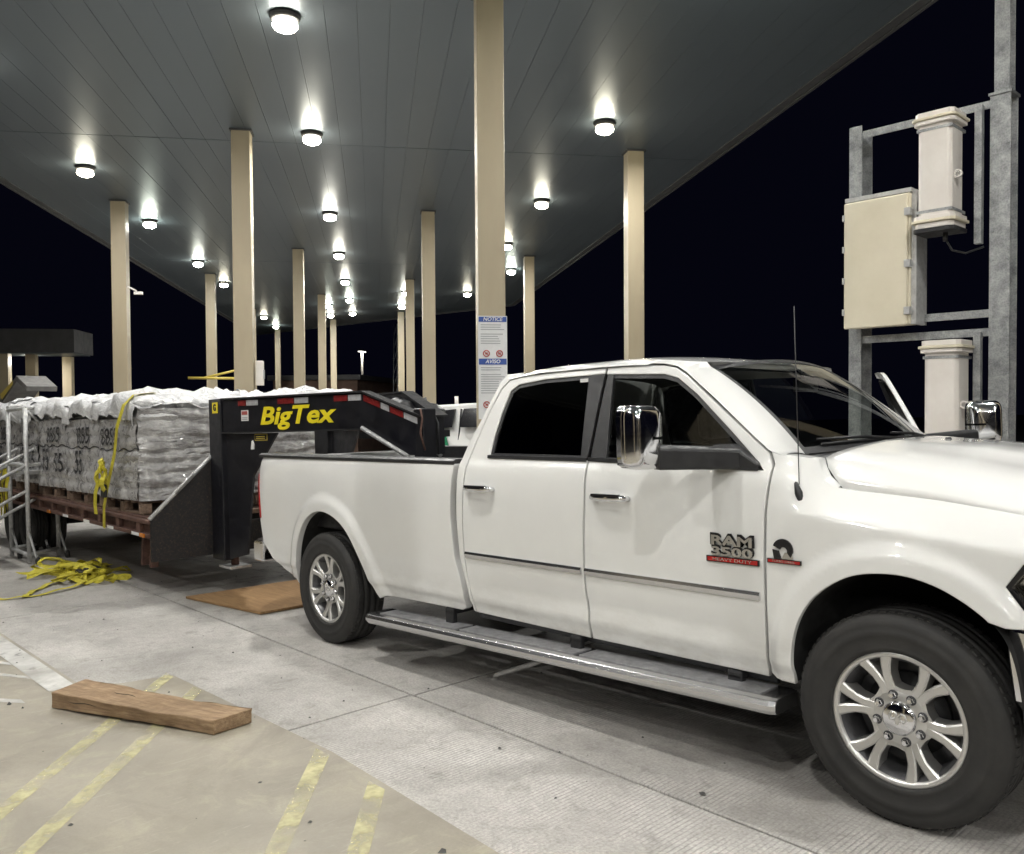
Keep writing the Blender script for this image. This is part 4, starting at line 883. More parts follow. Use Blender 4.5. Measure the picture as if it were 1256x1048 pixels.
# ------------------------------------------------------------------ wrapped pallets of sacks on the trailer
rnd = random.Random(11)
def bag_mesh(seed, lx, ly, lz):
    NU, NV = 14, 12; vs = []; fs = []
    for t in (1, -1):
        b = len(vs)
        for i in range(NU+1):
            for j in range(NV+1):
                u, v = i/NU*2-1, j/NV*2-1
                k = ((1-abs(u)**3.2)*(1-abs(v)**3.2)); k = max(0, k)**.42
                x, y = u*lx/2*(1-.05*abs(v)**4), v*ly/2*(1-.05*abs(u)**4)
                n_ = noise.fractal(Vector((x*5+seed*7.3, y*5, t*3.1+seed)), .8, 2.1, 4)
                z = t*lz/2*k*(1+.28*n_)+.012*n_*(1-k)+.012*noise.noise(Vector((x*14, y*14, seed)))
                vs.append((x+.012*n_, y+.012*noise.noise(Vector((y*9, x*9, seed))), z))
        for i in range(NU):
            for j in range(NV):
                q = (b+i*(NV+1)+j, b+(i+1)*(NV+1)+j, b+(i+1)*(NV+1)+j+1, b+i*(NV+1)+j+1); fs.append(q if t > 0 else q[::-1])
    me = bpy.data.meshes.new('sack'); me.from_pydata(vs, [], fs)
    bm = bmesh.new(); bm.from_mesh(me); bmesh.ops.remove_doubles(bm, verts=bm.verts, dist=.004); bmesh.ops.recalc_face_normals(bm, faces=bm.faces); bm.to_mesh(me); bm.free()
    me.polygons.foreach_set('use_smooth', [True]*len(me.polygons)); return me
BAG = [bag_mesh(i, .63, .45, .178) for i in range(5)]
BAGW = []
for me in BAG: BAGW.append(me.copy())
for me in BAG: me.materials.append(MATS['bag'])
for me in BAGW: me.materials.append(MATS['white_film'])
LZ = .133
def film_y(x, z, x0, z0):
    n1 = noise.fractal(Vector((x*2.2, z*2.8, x0)), .9, 2.1, 4)
    lay = .016*abs(math.sin((z-z0)/LZ*math.pi))
    return -1.232-.024*n1-lay-.008*noise.noise(Vector((x*7, z*6, 1.3)))
labels = ['front right pallet of shiny grey sacks, nearest the trailer gooseneck on the near side', 'second pallet of film wrapped sacks from the gooseneck, marked with black numbers', 'third pallet of film wrapped sacks from the gooseneck, beside the metal steps', 'fourth wrapped pallet of sacks from the gooseneck, behind the metal steps', 'fifth wrapped pallet of sacks, mostly behind the metal steps', 'rearmost wrapped pallet of sacks on the near side of the trailer']
labels_far = ['front pallet of sacks on the far side of the trailer, behind the gooseneck frame', 'second far side pallet of sacks with white film over its top', 'third far side pallet of sacks with white film over its top', 'fourth far side pallet of white topped sacks', 'fifth far side pallet of white topped sacks', 'rearmost far side pallet of white topped sacks']
pal_mesh = {}
for side in (0, 1):
    for i in range(6):
        x1 = -3.17-i*1.225; x0 = x1-1.20; yc = -.61 if side == 0 else .61; zb = dz((x0+x1)/2)+.004; cx = (x0+x1)/2
        P = empty('pallet_load', Vector((cx, yc, zb)), label=(labels, labels_far)[side][i], cat='pallet load', group='pallets of sacks loaded on the trailer')
        for y in (-.56, 0, .56):
            m = MB(); m.box(-.6, .6, y-.045, y+.045, 0, .015)
            for x in (-.55, 0, .55): m.box(x-.06, x+.06, y-.045, y+.045, .015, .105)
            m.build('pallet_runner', 'pallet_wood', P)
        for k in range(6):
            x = -.52+k*.208; MB().box(x-.055, x+.055, -.60, .60, .107, .124).build('pallet_board', 'pallet_wood', P)
        for lay in range(8):
            spots = []; z = .124+LZ*(lay+.5)+.01
            if i == 0: spots += [(.31, y, 0) for y in (-.41, 0, .41)]
            if side == 0 and i > 0 and lay % 2: spots += [(-.3, -.35, 0), (.3, -.35, 0)]
            elif side == 0 and i > 0: spots += [(x, -.26, 90) for x in (-.4, 0, .4)]
            elif side == 0: spots += [(-.3, -.36, 0)]
            if lay == 7: spots = [(-.3, y, 0) for y in (-.41, 0, .41)]+[(.3, y, 0) for y in (-.41, 0, .41)]
            for (x, y, rz) in spots:
                o = bpy.data.objects.new('sack', (BAGW if lay >= 6 else BAG)[rnd.randrange(5)]); COL.objects.link(o); o.parent = P
                o.location = (x+rnd.uniform(-.025, .025), y+rnd.uniform(-.02, .02), z+rnd.uniform(-.01, .01)); o.rotation_euler = (rnd.uniform(-.05, .05), rnd.uniform(-.05, .05), R(rz+rnd.uniform(-4, 4)+(180 if rnd.random() < .5 else 0)))
        top = .124+LZ*8
        # loose white film thrown over the top
        def cover(u, v):
            x = lerp(-.63, .63, u); t = v*1.45-.15; n_ = noise.fractal(Vector(((x+cx)*2.3, t*2.3+side*5, i*.0)), .8, 2.2, 5)
            if side == 1: t = 1.30-t
            hump = .05*math.cos((x+.3)/.6*2*math.pi)*.5
            if t < 0 and side == 0: y, z = -.60-.035-.05*math.sin(min(1, -t/.10)*math.pi/2), top-.02-abs(t)*.95
            else: y, z = t-.60, top+.035+hump-(.07*(1-ss(0, .22, t)) if side == 0 else 0)
            z += .10*n_+(.03 if v > .02 else 0)-(.10*max(0, noise.noise(Vector(((x+cx)*3.1, 5, i))))*(1 if v < .02 else 0)); y -= .05*n_ if t < .1 and side == 0 else 0
            if x > .5 and i == 0: z -= ss(.5, .63, x)*.10
            return (x, y, z)
        MB().grid(cover, 30, 34).build('loose_film', 'white_film', P, fix=False)
        if i == 0:
            def ffilm(u, v):
                y = lerp(-.625, .60, u); z = lerp(.135, .124+LZ*7.2, v); wz = y+yc
                n1 = noise.fractal(Vector((wz*1.6+3, z*6.5, 2.2)), .85, 2.1, 5); n2 = noise.noise(Vector((wz*.9, z*2.2, 8.1)))
                q = (z-.124)/LZ+.75*n2+.25*math.sin(wz*4.3+z*3)+.35*noise.noise(Vector((wz*2.7, z*1.3, 15)))
                x = .62+.034*abs(math.sin(q*math.pi))**.8+.038*n1+.014*noise.noise(Vector((wz*13+z*9, z*20-wz*6, 4)))-.02*abs(noise.noise(Vector((wz*5+z*4, z*9, 1))))
                if u < .05: x -= (.05-u)*1.2
                return (x, y, z)
            MB().grid(ffilm, 60, 70).build('front_film', 'bag', P, fix=False)
        if side == 0:
            lo = .135; hi = .124+LZ*6.5
            m = MB()
            def film(u, v):
                x = lerp(-.615, .60 if i else .56, u); z = lerp(lo, hi, v); return (x, film_y(x+cx, z, i*1.0, .124)+.61, z)
            m.grid(film, 60, 48); m.build('stretch_film', 'stretch_film', P, fix=False)
            def ink(s, size, x, z, **kw):
                me = text_mesh(s, size, extrude=0, **kw); me.name = 'printing'
                bm = bmesh.new(); bm.from_mesh(me); bmesh.ops.subdivide_edges(bm, edges=[e for e in bm.edges if e.calc_length() > .05], cuts=2); bm.to_mesh(me); bm.free()
                for v_ in me.vertices:
                    X, Z = x+v_.co.x, z+v_.co.y; v_.co = (X, min(film_y(X+cx, Z, i*1.0, .124), film_y(X+cx, Z+.02, i*1.0, .124))+.61-.020, Z)
                link('printing', me, P, ['ink'])
            if i > 0: ink('55', .40, -.22+.1*(i % 2), .47, bold=.002, sx=.85)
            if i in (1, 2, 4): ink('8855', .27, .12, .79, bold=.002, shear=.12)
            if i in (3, 5): ink('55', .27, .1, .79, bold=.002, shear=.12)
            if i == 0: ink('8855', .26, -.22, .79, bold=.002, shear=.12)
            if i in (2, 3): ink('55', .34, .34, .44, bold=.002)
            pts = [Vector((lerp(-.6, .58, q/24), film_y(lerp(-.6, .58, q/24)+cx, .66+.015*math.sin(q*.9+i), i*1.0, .124)+.61-.004, .66+.015*math.sin(q*.9+i))) for q in range(25)]
            m = MB(); m.tube(pts, .007, 5); m.build('film_band', 'ink', P)

# ------------------------------------------------------------------ ribbons: ratchet straps
def ribbon(m, pts, w, nrm=None, th=.003, twist=None):
    pts = [Vector(p) for p in pts]; k = len(pts); L = []
    for i, p in enumerate(pts):
        d = (pts[min(i+1, k-1)]-pts[max(i-1, 0)]).normalized(); up = (nrm(i/(k-1)) if nrm else Vector((0, 0, 1)))
        s = d.cross(up); s = s.normalized() if s.length > 1e-4 else Vector((1, 0, 0)); n_ = s.cross(d).normalized()
        L.append((p+s*w/2, p-s*w/2, p-s*w/2+n_*th, p+s*w/2+n_*th))
    m.add([q for r in L for q in r], [(i*4+j, i*4+(j+1) % 4, (i+1)*4+(j+1) % 4, (i+1)*4+j) for i in range(k-1) for j in range(4)], 0, False); return m
st = empty('load_strap', Vector((-3.8, -1.3, .8)), label='yellow tie down strap over the near pallet with a knotted tail', cat='strap')
def stb(m, name, **kw):
    m.v = [(x+3.8, y+1.3, z-.8) for x, y, z in m.v]; return m.build(name, 'strap', st, **kw)
m = MB(); P_ = [(-3.36, -.80, 2.04), (-3.37, -1.02, 2.07), (-3.375, -1.20, 2.05), (-3.38, -1.30, 1.94), (-3.46, -1.345, 1.72), (-3.60, -1.33, 1.45), (-3.74, -1.33, 1.25), (-3.85, -1.34, 1.05), (-3.97, -1.335, .86), (-4.0, -1.33, .64)]
P3 = []
for i in range(len(P_)-1):
    for q in range(4): P3.append(tuple(lerp(P_[i][c], P_[i+1][c], q/4) for c in range(3)))
P3.append(P_[-1])
ribbon(m, P3, .075, lambda t: Vector((0, -1, .02)) if t > .30 else Vector((0, -.2, 1))); stb(m, 'webbing')
rk = random.Random(5)
for k in range(3):
    m = MB(); c = Vector((-3.80, -1.40, 1.22)); pts = []
    for q in range(16):
        a = q/15*2*math.pi*1.1+k*2; pts.append(c+Vector((.09*math.cos(a)+rk.uniform(-.01, .01), -.035*math.sin(a*2+k), .12*math.sin(a)-.05*k+.05)))
    ribbon(m, pts, .05, lambda t: Vector((math.sin(t*6), -1, math.cos(t*5)))); stb(m, 'knot_loop')
m = MB(); ribbon(m, [(-3.84, -1.42, 1.18), (-3.90, -1.44, 1.02), (-3.95, -1.43, .90), (-3.96, -1.42, .80)], .055, lambda t: Vector((.3, -1, 0))); stb(m, 'strap_tail')
m = MB(); m.box(-3.90, -3.76, -1.39, -1.365, .98, 1.12); m.v = [(x+3.8, y+1.3, z-.8) for x, y, z in m.v]; m.build('ratchet', 'dark_metal', st, bevel=.01)
# tangled straps on the ground
pile = empty('strap_pile', Vector((-4.9, -1.4, 0)), label='tangled heap of yellow ratchet straps lying on the concrete', cat='strap pile')
rk = random.Random(21)
def wander(c, rx, ry, n, hmax, seed, flat=0):
    pts = []; a = seed*1.7
    for q in range(n):
        t = q/(n-1); u = noise.noise(Vector((t*4+seed*3.1, seed, 0)))*1.9; v = noise.noise(Vector((seed, t*4+seed*5.7, 3)))*1.9
        h = .012+hmax*abs(noise.noise(Vector((t*7, seed*2.2, 9))))*1.6
        pts.append(Vector((c[0]+rx*u, c[1]+ry*v, h)))
    return pts
for k in range(13):
    c = (rk.uniform(-.55, .45), rk.uniform(-.05, .3)); m = MB(); pts = wander(c, rk.uniform(.35, .7), rk.uniform(.2, .4), 40, rk.uniform(.05, .16), k+1)
    ribbon(m, pts, .05, lambda t, k=k: Vector((math.sin(t*9+k)*.8, math.cos(t*7+k*2)*.8, .8+.3*math.sin(t*11)))); m.build('webbing', 'strap', pile)
for pts in ([(.3, .15, .05), (.75, -.2, .02), (.92, -.75, .012), (.7, -1.0, .012)], [(-.2, .1, .05), (.2, -.25, .03), (.55, -.55, .012), (.85, -.70, .012)], [(-.3, .5, .05), (-.9, .55, .02), (-1.5, .3, .012), (-2.2, .2, .012)]):
    m = MB(); Q = [tuple(x) for x in chaikin([(p[0], p[1]) for p in pts], 3)]; ribbon(m, [(x, y, .014+.05*max(0, 1-i/len(Q)*2)+.008*math.sin(i)) for i, (x, y) in enumerate(Q)], .06); m.build('strap_tail', 'strap', pile)
for k in range(4):
    m = MB(); m.box(-.09, .09, -.03, .03, 0, .035, M=Matrix.Translation((rk.uniform(-.4, .5), rk.uniform(0, .3), .06)) @ Matrix.Rotation(rk.uniform(0, 3), 4, 'Z') @ Matrix.Rotation(.3, 4, 'Y')); m.build('ratchet', 'dark_metal', pile, bevel=.006)

# ------------------------------------------------------------------ rolling steel steps
stp = empty('rolling_steps', Vector((-7.0, -1.2, 0)), label='grey tubular steel rolling steps with braced rails beside the wrapped load', cat='steps')
A, B, D_, C_ = Vector((-7.03, -.98, 0)), Vector((-6.62, -1.44, 0)), Vector((-7.92, -.98, 0)), Vector((-7.51, -1.44, 0)); of = Vector((-7.0, -1.2, 0))
def pipe(name, pts, r=.019):
    r *= 1.35
    m = MB(); m.tube([Vector(p)-of for p in pts], r, 8); return m.build(name, 'steel_grey', stp)
Z = lambda P, z: Vector((P.x+.016*z-.02*z, P.y, z))
for Pp in (A, B, C_, D_): pipe('post', [Z(Pp, .02), Z(Pp, 2.02)], .021)
pipe('top_rail', [Z(B, 2.02), Z(A, 2.09), Z(A, 2.10).lerp(Z(D_, 2.10), .08), Z(D_, 2.12), Z(C_, 2.06)]); pipe('top_rail', [Z(C_, 2.02), Z(B, 2.02)])
pipe('mid_rail', [Z(A, 1.28), Z(D_, 1.28)]); pipe('mid_rail', [Z(B, 1.28), Z(C_, 1.28)]); pipe('mid_rail', [Z(A, 1.28), Z(B, 1.28)]); pipe('mid_rail', [Z(D_, 1.28), Z(C_, 1.28)])
pipe('brace', [Z(A, 1.66), Z(D_, 2.05)], .014); pipe('brace', [Z(B, 2.0), Z(A, 1.68)], .014); pipe('brace', [Z(C_, 2.0), Z(D_, 1.62)], .014)
dn = Vector((-.05, -1.5, 0))
for Pp, zz in ((A, 1.62), (B, 1.28), (D_, 1.62), (C_, 1.28), (B, .95), (A, .95)): pipe('stair_rail', [Z(Pp, zz), Z(Pp, zz)+dn*(zz/1.62)*1.0+Vector((0, 0, -.78*(zz/1.62)))], .016)
for Pp in (A, B, C_, D_):
    pipe('foot_brace', [Z(Pp, .42), Pp+Vector((.20, .05, .03))], .012)
    m = MB(); m.lathe([(.001, -.02), (.05, -.02), (.05, .02), (.001, .02)], 14, M=Matrix.Translation(Pp+Vector((.20, .05, .05))-of)); m.build('caster', 'rubber', stp)
pipe('base_rail', [Z(A, .12), Z(B, .12)]); pipe('base_rail', [Z(B, .12), Z(C_, .12)]); pipe('base_rail', [Z(D_, .12), Z(C_, .12)])
MB().add([tuple(Z(q, z)-of) for z in (1.16, 1.20) for q in (A, B, C_, D_)], [(0, 1, 2, 3), (4, 5, 6, 7), (0, 1, 5, 4), (1, 2, 6, 5), (2, 3, 7, 6), (3, 0, 4, 7)]).build('platform', 'steel_grey', stp)
for k in range(4):
    z = .96-.24*k; o = Vector((0, -.18-.24*k, 0)); MB().add([tuple(Z(q, z+h)+o*.0+Vector((0, w_, 0))+o-of) for h in (0, .03) for q, w_ in ((B, 0), (C_, 0), (C_, -.2), (B, -.2))], [(0, 1, 2, 3), (4, 5, 6, 7), (0, 1, 5, 4), (1, 2, 6, 5), (2, 3, 7, 6), (3, 0, 4, 7)]).build('tread', 'tread_plate', stp)
hang = empty('hanging_strap', Vector((-7.6, -1.46, 1.0)), label='yellow strap hung in folds on the metal steps at the left edge', cat='strap')
for k in range(4):
    m = MB(); pts = [Vector((.1*math.sin(q*.8+k)-.03*k, -.03*k+.02*math.cos(q+k), .28-.09*q+.04*math.sin(q*1.7+k*2))) for q in range(9)]; ribbon(m, pts, .05, lambda t, k=k: Vector((math.sin(4*t+k), -1, 0))); m.build('webbing', 'strap', hang)

# ------------------------------------------------------------------ timbers
wd = empty('timber_block', Vector((.65, -2.55, .004)), label='weathered thick timber offcut lying across the yellow striped paving', cat='timber')
aL, bL, aR, bR = Vector((-.05, -2.70)), Vector((.09, -2.93)), Vector((1.255, -2.235)), Vector((1.285, -2.465))
def timber(u, v):
    # section walks round the four sides
    p0 = aL.lerp(aR, u); p1 = bL.lerp(bR, u); k = v*4
    n_ = noise.fractal(Vector((u*9, k*2.1, .3)), .9, 2.1, 3)*.006
    zt = .088+.010*math.sin(u*5.2+.6)+(.006*math.cos(u*23))*.4; zb = .004+.012*max(0, math.sin(u*math.pi*1.1))
    mid = .014*math.sin(u*math.pi*1.6); p0 = p0+Vector((0, -mid)); p1 = p1+Vector((0, -mid))
    if k <= 1: q = p0.lerp(p1, k); z = zt
    elif k <= 2: q = p1; z = lerp(zt, zb, k-1)
    elif k <= 3: q = p1.lerp(p0, k-2); z = zb
    else: q = p0; z = lerp(zb, zt, k-3)
    return (q.x-.65+n_, q.y+2.55+n_, z+n_*.6)
TR = Matrix.Rotation(-math.atan2(.465, 1.25), 3, 'Z'); tim0 = timber; timber = lambda u, v: tuple(TR @ Vector(tim0(u, v)))
wd.rotation_euler = (0, 0, math.atan2(.465, 1.25))
m = MB(); m.grid(timber, 40, 16, 0, False); m.add([timber(0, j/16) for j in range(16)], [tuple(range(16))]); m.add([timber(1, j/16) for j in range(16)], [tuple(range(16))])
o = m.build('plank', 'wood_old', wd); 
b = o.modifiers.new('b', 'BEVEL'); b.width = .004; b.segments = 1; b.limit_method = 'ANGLE'; b.angle_limit = R(50)
for u, v, l in ((.30, .10, .14), (.12, .36, .2)):
    m = MB(); m.tube([Vector(timber(u+l*t, v+.01*math.sin(t*7)))+Vector((0, 0, .0005)) for t in (0, .2, .4, .6, .8, 1)], [.0005, .002, .0025, .002, .002, .0005], 4); m.build('crack', 'liner', wd)
ply = tag(MB().prism([(-2.62, -1.02), (-1.34, -.87), (-1.30, .36), (-2.58, .20)], 'z', .006, .028).build('plywood_sheet', 'plywood', bevel=.002), 'brown plywood sheet lying flat behind the pickup rear wheel', 'plywood')

# ------------------------------------------------------------------ galvanised gantry with scanner housings
gy = 3.95
gan = empty('scanner_gantry', Matrix.Translation((1.8, gy, 0)) @ TILT, label='galvanised steel gantry frame behind the pickup bonnet at right', cat='gantry')
def gb(m, name, mats, **kw):
    m.v = [(x-1.8, y-gy, z) for x, y, z in m.v]; return m.build(name, mats, gan, **kw)
def hpost(x0, x1, z1, z0=-.1, d=.24, tf=.014):
    m = MB(); m.box(x0, x1, gy-d/2, gy-d/2+tf, z0, z1); m.box(x0, x1, gy+d/2-tf, gy+d/2, z0, z1); xm = (x0+x1)/2; m.box(xm-.006, xm+.006, gy-d/2+tf, gy+d/2-tf, z0, z1); return m
# left post: channel open towards the lane; right post: wide H with a narrower mast above
m = MB(); m.box(1.80, 1.815, gy-.12, gy+.12, 0, 4.45); m.box(1.815, 1.925, gy-.12, gy-.105, 0, 4.45); m.box(1.815, 1.925, gy+.105, gy+.12, 0, 4.45); gb(m, 'post', 'galvanised', bevel=.003)
gb(hpost(3.06, 3.225, 4.45, d=.2), 'post', 'galvanised', bevel=.003); gb(hpost(3.085, 3.205, 7.2, 4.40, .16, .012), 'mast', 'galvanised', bevel=.003)
gb(MB().box(3.05, 3.235, gy-.115, gy+.115, 4.43, 4.452), 'cap_plate', 'galvanised')
for z in (4.36, 2.37, 2.535):
    x0 = 1.925; x1 = 3.06
    if z == 2.535: x0 = 2.36
    m = MB(); m.box(x0, x1, gy-.10, gy-.092, z-.035, z+.035); m.box(x0, x1, gy-.092, gy-.05, z+.027, z+.035); gb(m, 'cross_rail', 'galvanised', bevel=.002)
for x in (2.955,):
    for z0, z1 in ((1.0, 2.37), (3.15, 4.36)): gb(MB().box(x, x+.06, gy-.165, gy-.103, z0, z1), 'mount_rail', 'galvanised', bevel=.003)
m = MB()
for x0 in (1.83, 1.905, 3.085, 3.20):
    yb = gy-.1205 if x0 < 2 else gy-.1005
    for k in range(16): m.lathe([(.001, -.009), (.012, -.008), (.013, 0)], 6, M=Matrix.Translation((x0, yb, .5+k*.25)), sm=False)
b_ = gb(m, 'bolts', 'galvanised'); b_['kind'] = 'stuff'
def housing(zc, label, bottom=True):
    h = empty('scanner_housing', Matrix.Translation((2.835, gy-.30, zc)) @ TILT, label=label, cat='scanner housing', group='white scanner housings on the gantry')
    w_, d_ = .145, .13
    def pr(w2, d2, c): return [(-w2+c, -d2), (w2-c, -d2), (w2, -d2+c), (w2, d2), (-w2, d2), (-w2, -d2+c)]
    MB().prism(pr(w_, d_, .03), 'z', -.42, .42).build('tube', 'white_housing', h, bevel=.01)
    for s in ((1, -1) if bottom else (1,)):
        for k, (e, z0, z1) in enumerate(((.03, .40, .435), (.045, .437, .462), (.022, .464, .51))):
            a, b = sorted((s*z0, s*z1)); MB().prism(pr(w_+e, d_+e, .035), 'z', a, b).build('collar', 'cream' if k == 1 else 'white_housing', h, bevel=.006)
    if bottom:
        MB().prism(pr(w_+.03, d_+.03, .03), 'z', -.545, -.512).build('end_cap', 'dark_metal', h)
        m = MB(); m.tube([(.05, 0, -.54), (.05, 0, -.62)], .022, 8); m.tube([(.05, 0, -.60), (.09, .05, -.70), (.18, .12, -.73), (.30, .2, -.68)], .01, 6); m.build('cable', 'black_plastic', h)
    for z in (-.06,): m = MB(); m.lathe([(.022, -.012), (.036, -.012), (.036, .012), (.022, .012)], 14, M=Matrix.Translation((w_+.03, -.06, z)), close=True); m.build('lifting_eye', 'white_housing', h)
    for z in (-.36, .36): MB().box(-w_-.004, w_+.004, -d_-.004, d_+.06, z-.012, z+.012).build('band', 'galvanised', h)
    return h
housing(3.775, 'upper white scanner housing with a cable below, on the gantry'); housing(1.76, 'lower white scanner housing standing just behind the pickup bonnet')
bx_ = empty('junction_box', Matrix.Translation((2.265, gy-.27, 3.06)) @ TILT, label='large cream junction box with hinged door on the gantry', cat='junction box')
MB().box(-.30, .30, -.05, .13, -.60, .60).build('case', 'cream', bx_, bevel=.01); MB().box(-.31, .285, -.085, -.053, -.61, .59).build('door', 'cream', bx_, bevel=.012)
MB().box(-.31, .31, -.06, .14, .602, .64).build('top_flange', 'steel_grey', bx_)
for z in (-.48, -.05, .42):
    MB().box(.262, .315, -.098, -.03, z-.035, z+.035).build('hinge', 'steel_grey', bx_, bevel=.004)
for z in (-.45, -.15, .15, .45): MB().box(-.322, -.30, -.095, -.03, z-.03, z+.03).build('latch', 'steel_grey', bx_, bevel=.004)
MB().box(.30, .345, -.02, .22, -.60, .62).build('mount_channel', 'steel_grey', bx_)

# ------------------------------------------------------------------ patrol vehicle behind the trailer
suv = empty('patrol_vehicle', Vector((-4.82, 6.25, 0)), label='white patrol vehicle with green and gold stripe, parked beyond the trailer', cat='patrol vehicle')
prof = [(-2.45, .55), (-2.50, .95), (-2.42, 1.28), (-2.18, 1.85), (-2.05, 1.97), (.35, 1.97), (.62, 1.88), (1.25, 1.36), (2.42, 1.22), (2.60, 1.05), (2.62, .55), (2.2, .45), (-2.2, .45)]
def suvw(x, z): return .98-(.42*max(0, z-1.32)**1.1)-.02*max(0, .8-z)
vs = []; n = len(prof); m = MB()
fine = densify(prof, .18); n = len(fine)
cols = [-1, -.96, -.6, 0, .6, .96, 1]
for c_ in cols: vs += [(x, c_*suvw(x, z)*(1 if abs(c_) < 1 else 1), z-(.02 if abs(c_) == 1 else 0)*(1 if z > .6 else -1)) for x, z in fine]
m.add(vs, [(i*n+j, i*n+(j+1) % n, (i+1)*n+(j+1) % n, (i+1)*n+j) for i in range(6) for j in range(n)]+[tuple(range(n)), tuple(range(6*n, 7*n))], 0, False); m.build('body', 'paint', suv, bevel=.02)
def sidepl(name, pts, mat, o=.006):
    for sd in (-1, 1):
        m = MB(); k = len(pts); m.add([(x, sd*(suvw(x, z)+o), z) for x, z in pts]+[(x, sd*(suvw(x, z)-.02), z) for x, z in pts], [tuple(range(k))]+[(i, (i+1) % k, k+(i+1) % k, k+i) for i in range(k)]); m.build(name, mat, suv)
sidepl('side_window', [(-2.20, 1.56), (-2.02, 1.86), (-1.42, 1.88), (-1.38, 1.56)], 'black_gloss', .008); sidepl('side_window', [(-1.16, 1.56), (-1.18, 1.88), (-.30, 1.89), (-.25, 1.55)], 'black_gloss', .008); sidepl('side_window', [(-.12, 1.55), (-.18, 1.89), (.40, 1.87), (.78, 1.56), (.78, 1.53)], 'black_gloss', .008)
sidepl('green_stripe', [(-1.90, 1.53), (-1.58, 1.53), (-1.16, .62), (-1.50, .62)], 'green_paint'); sidepl('gold_stripe', [(-2.05, 1.36), (-1.84, 1.36), (-1.56, .80), (-2.05, .80)], 'gold_paint')
sidepl('door_seam', [(-1.27, 1.88), (-1.255, 1.88), (-1.24, .55), (-1.255, .55)], 'dark_metal', .002); sidepl('door_seam', [(-.21, 1.88), (-.195, 1.88), (-.19, .55), (-.205, .55)], 'dark_metal', .002)
MB().add([(1.22, -.75, 1.385), (1.22, .75, 1.385), (.66, .66, 1.87), (.66, -.66, 1.87)], [(0, 1, 2, 3)]).build('windshield', 'black_gloss', suv).location = (.012, 0, .012)
MB().box(-.35, -.1, -.55, .55, 1.972, 2.06).build('light_bar', 'dark_metal', suv, bevel=.02); MB().tube([(-1.75, -.45, 1.96), (-1.75, -.45, 2.12)], .035, 8).build('roof_beacon', 'white_housing', suv)
for x in (-1.55, 1.55):
    for y in (-.80, .80):
        m = MB(); m.lathe([(.235, -.10), (.33, -.12), (.375, -.09), (.385, 0), (.375, .09), (.33, .12), (.235, .10)], 28, close=True); m.lathe([(.001, -.08), (.1, -.09), (.24, -.085), (.24, .085), (.1, .09), (.001, .08)], 24, 1); w = m.build('wheel', ['rubber', 'alloy'], suv); w.location = (x, y, .385)
        if y < 0: MB().lathe([(.40, -.2), (.46, -.2), (.46, .02), (.40, .02)], 28, M=Matrix.Translation((x, -.80, .40)), close=True).build('arch_trim', 'black_plastic', suv)
MB().box(2.55, 2.72, -.9, .9, .5, .72).build('bumper', 'black_plastic', suv, bevel=.03); MB().box(-2.62, -2.46, -.9, .9, .5, .72).build('bumper', 'black_plastic', suv, bevel=.03)
for y in (-.78, .78): MB().box(-2.50, -2.40, y-.1, y+.1, 1.0, 1.4).build('tail_light', 'red_lens', suv, bevel=.02)

suv.scale = (1.035, 1.035, 1.035)
# ------------------------------------------------------------------ things further off
def cbox(name, l0, l1, s0, s1, h0, h1, mat, parent, **kw): return MB().box(l0, l1, s0, s1, h0, h1).build(name, mat, parent, **kw)
LOC = MC.inverted()
c2 = LOC @ Vector((-35.3, 7.36, 5.4))
far = empty('booth_canopy', MC @ Matrix.Translation((c2.x, c2.y, c2.z)), label='low dark flat canopy with tan columns at the far left', cat='canopy')
MB().box(-16, 0, 0, 2.6, .02, 1.05).build('roof_box', 'dark_roof', far); MB().box(-15.9, -.1, .1, 2.5, -.02, .018).build('soffit', 'soffit', far)
for l, s in ((-2.2, 1.2), (-1.25, 3.0), (-3.1, .6), (-9, 1.2)):
    o = MB().box(l-.2, l+.2, s-.2, s+.2, -7.5, -.022).build('column', 'column_paint', far)
m2 = copy_thing(proto, MC @ Matrix.Translation((c2.x-2.55, c2.y+1.9, c2.z-.03)), label='lit ceiling lamp under the low far canopy at the left edge', cat='lamp'); del m2['group']
m2.scale = (1.1, 1.1, 1.1)
lp = empty('lamp_post', Matrix.Translation(Vector((-53.8, 34.4, 0))) @ TILT, label='lit street lamp post far off between the canopy columns', cat='lamp post')
MB().tube([(0, 0, 0), (0, 0, 8.1)], .09, 8).build('pole', 'galvanised', lp)
for s in (-1, 1):
    MB().box(-.12, .12, .05*s if s > 0 else -.5, .5 if s > 0 else -.05, 8.02, 8.16, M=Matrix.Rotation(R(35), 4, 'Z')).build('lamp_head', 'dark_metal', lp); MB().box(-.14, .14, .08*s if s > 0 else -.52, .52 if s > 0 else -.08, 7.94, 8.015, M=Matrix.Rotation(R(35), 4, 'Z')).build('lens', 'pole_glow', lp)
pl_ = bpy.data.lights.new('pole_light', 'AREA'); pl_.shape = 'DISK'; pl_.size = .5; pl_.energy = 90; pl_.color = (1, .9, .75); po = bpy.data.objects.new('pole_light', pl_); COL.objects.link(po); po.parent = lp; po.location = (0, 0, 7.9)
ga = empty('barrier_arm', Matrix.Translation((-23.9, 7.8, 3.25)) , label='yellow boom barrier frame seen between columns above the load', cat='barrier')
MB().tube([(0, 0, .35), (1.3, 1.4, .28)], .05, 6).build('arm', 'gold_paint', ga); MB().tube([(.35, .4, .34), (1.3, 1.4, .62)], .04, 6).build('stay', 'gold_paint', ga); MB().box(1.15, 1.5, 1.25, 1.6, -3.3, .7).build('cabinet', 'dark_metal', ga)
bd = empty('office_building', Matrix.Translation((-50, 30, 0)) @ TILT, label='dim brown low building beyond the canopy columns', cat='building')
ang = Matrix.Rotation(R(40), 4, 'Z')
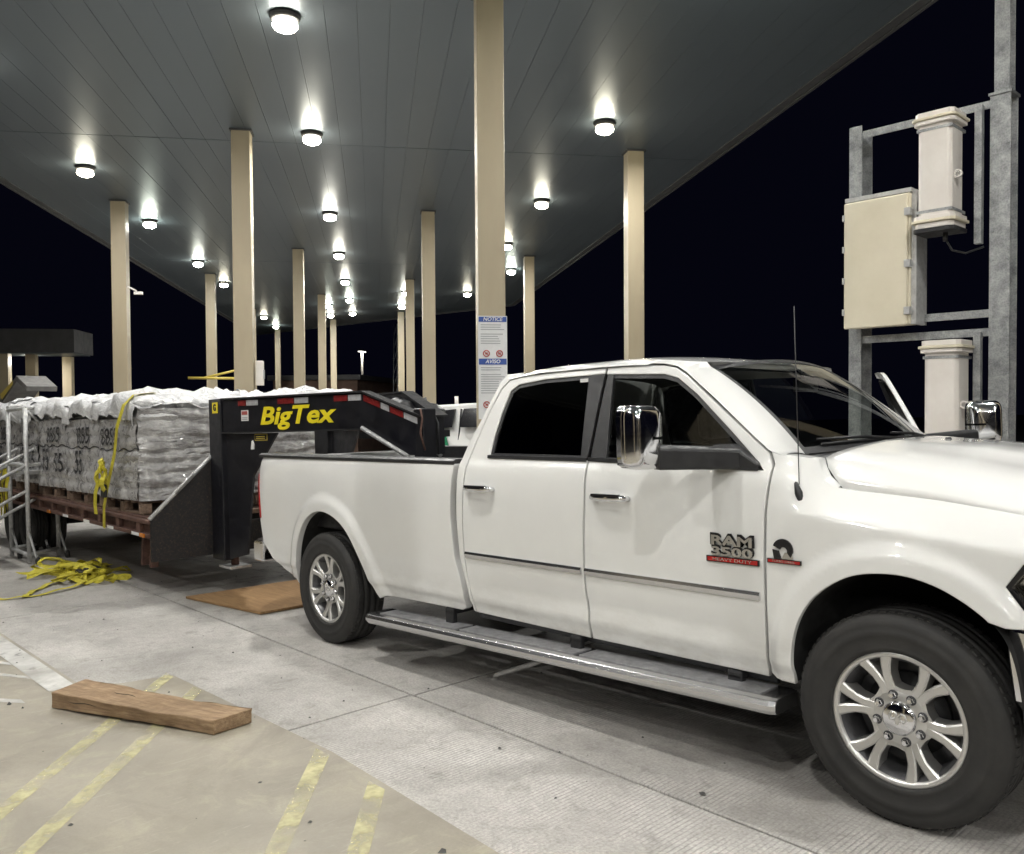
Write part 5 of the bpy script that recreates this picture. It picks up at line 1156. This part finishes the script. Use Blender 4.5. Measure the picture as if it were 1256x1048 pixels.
MB().box(-3, 3, -5.5, 5.5, -1, 5.2, M=ang).build('wall', 'tan_wall', bd); MB().box(-3.3, 3.3, -5.8, 5.8, 5.21, 5.55, M=ang).build('roof', 'dark_roof', bd)
for y in (-4, -2, 0, 2, 4): MB().box(2.99, 3.04, y-.5, y+.5, 1.5, 3.2, M=ang).build('window', 'black_gloss', bd)
mast = empty('lattice_mast', Matrix.Translation((-44, 31, 0)) @ TILT, label='faint thin lattice mast in the dark beyond the trailer neck', cat='mast')
m = MB()
for a, b in ((-.3, -.3), (.3, -.3), (0, .35)): m.tube([(a, b, 0), (a*.6, b*.6, 9)], .035, 5)
m.build('mast_legs', 'galvanised', mast); m = MB()
for k in range(10):
    f = 1-.04*k; m.tube([(-.3*f, -.3*f, k*.9), (.3*f, -.3*f, k*.9+.9)], .02, 4); m.tube([(.3*f, -.3*f, k*.9), (0, .35*f, k*.9+.9)], .02, 4)
m.build('mast_lattice', 'galvanised', mast)
pn = empty('sloped_panel', Vector((-10.35, -.6, 2.44)), label='grey panel with a yellow patch propped on the load at the far left', cat='panel')
m = MB(); m.prism([(-1.5, -.25), (.10, .24), (.75, .03), (.72, -.05), (.1, .14), (-1.45, -.33)], 'y', -.1, .35); m.build('sheet', 'tarp', pn, bevel=.01)
m = MB(); m.prism([(-1.0, -.02), (-.1, .17), (-.15, .10), (-.9, -.12)], 'y', -.106, -.101); m.build('yellow_patch', 'gold_paint', pn)
tp = empty('tarp_bundle', Vector((-.62, .22, 1.70)), label='dark folded tarp bundle lying on the trailer neck', cat='tarp')
def lump(u, v):
    a = u*2*math.pi; b = (v-.5)*math.pi; d = Vector((math.cos(a)*math.cos(b), math.sin(a)*math.cos(b), math.sin(b))); k = 1+.35*noise.fractal(d*2.2, .8, 2.1, 4); return (d.x*.42*k, d.y*.22*k, d.z*.16*k+.03)
MB().grid(lump, 28, 16).build('folds', 'black_plastic', tp)
MB().box(-.4, .4, -.22, .22, -.16, -.10).build('tray', 'dark_metal', tp)
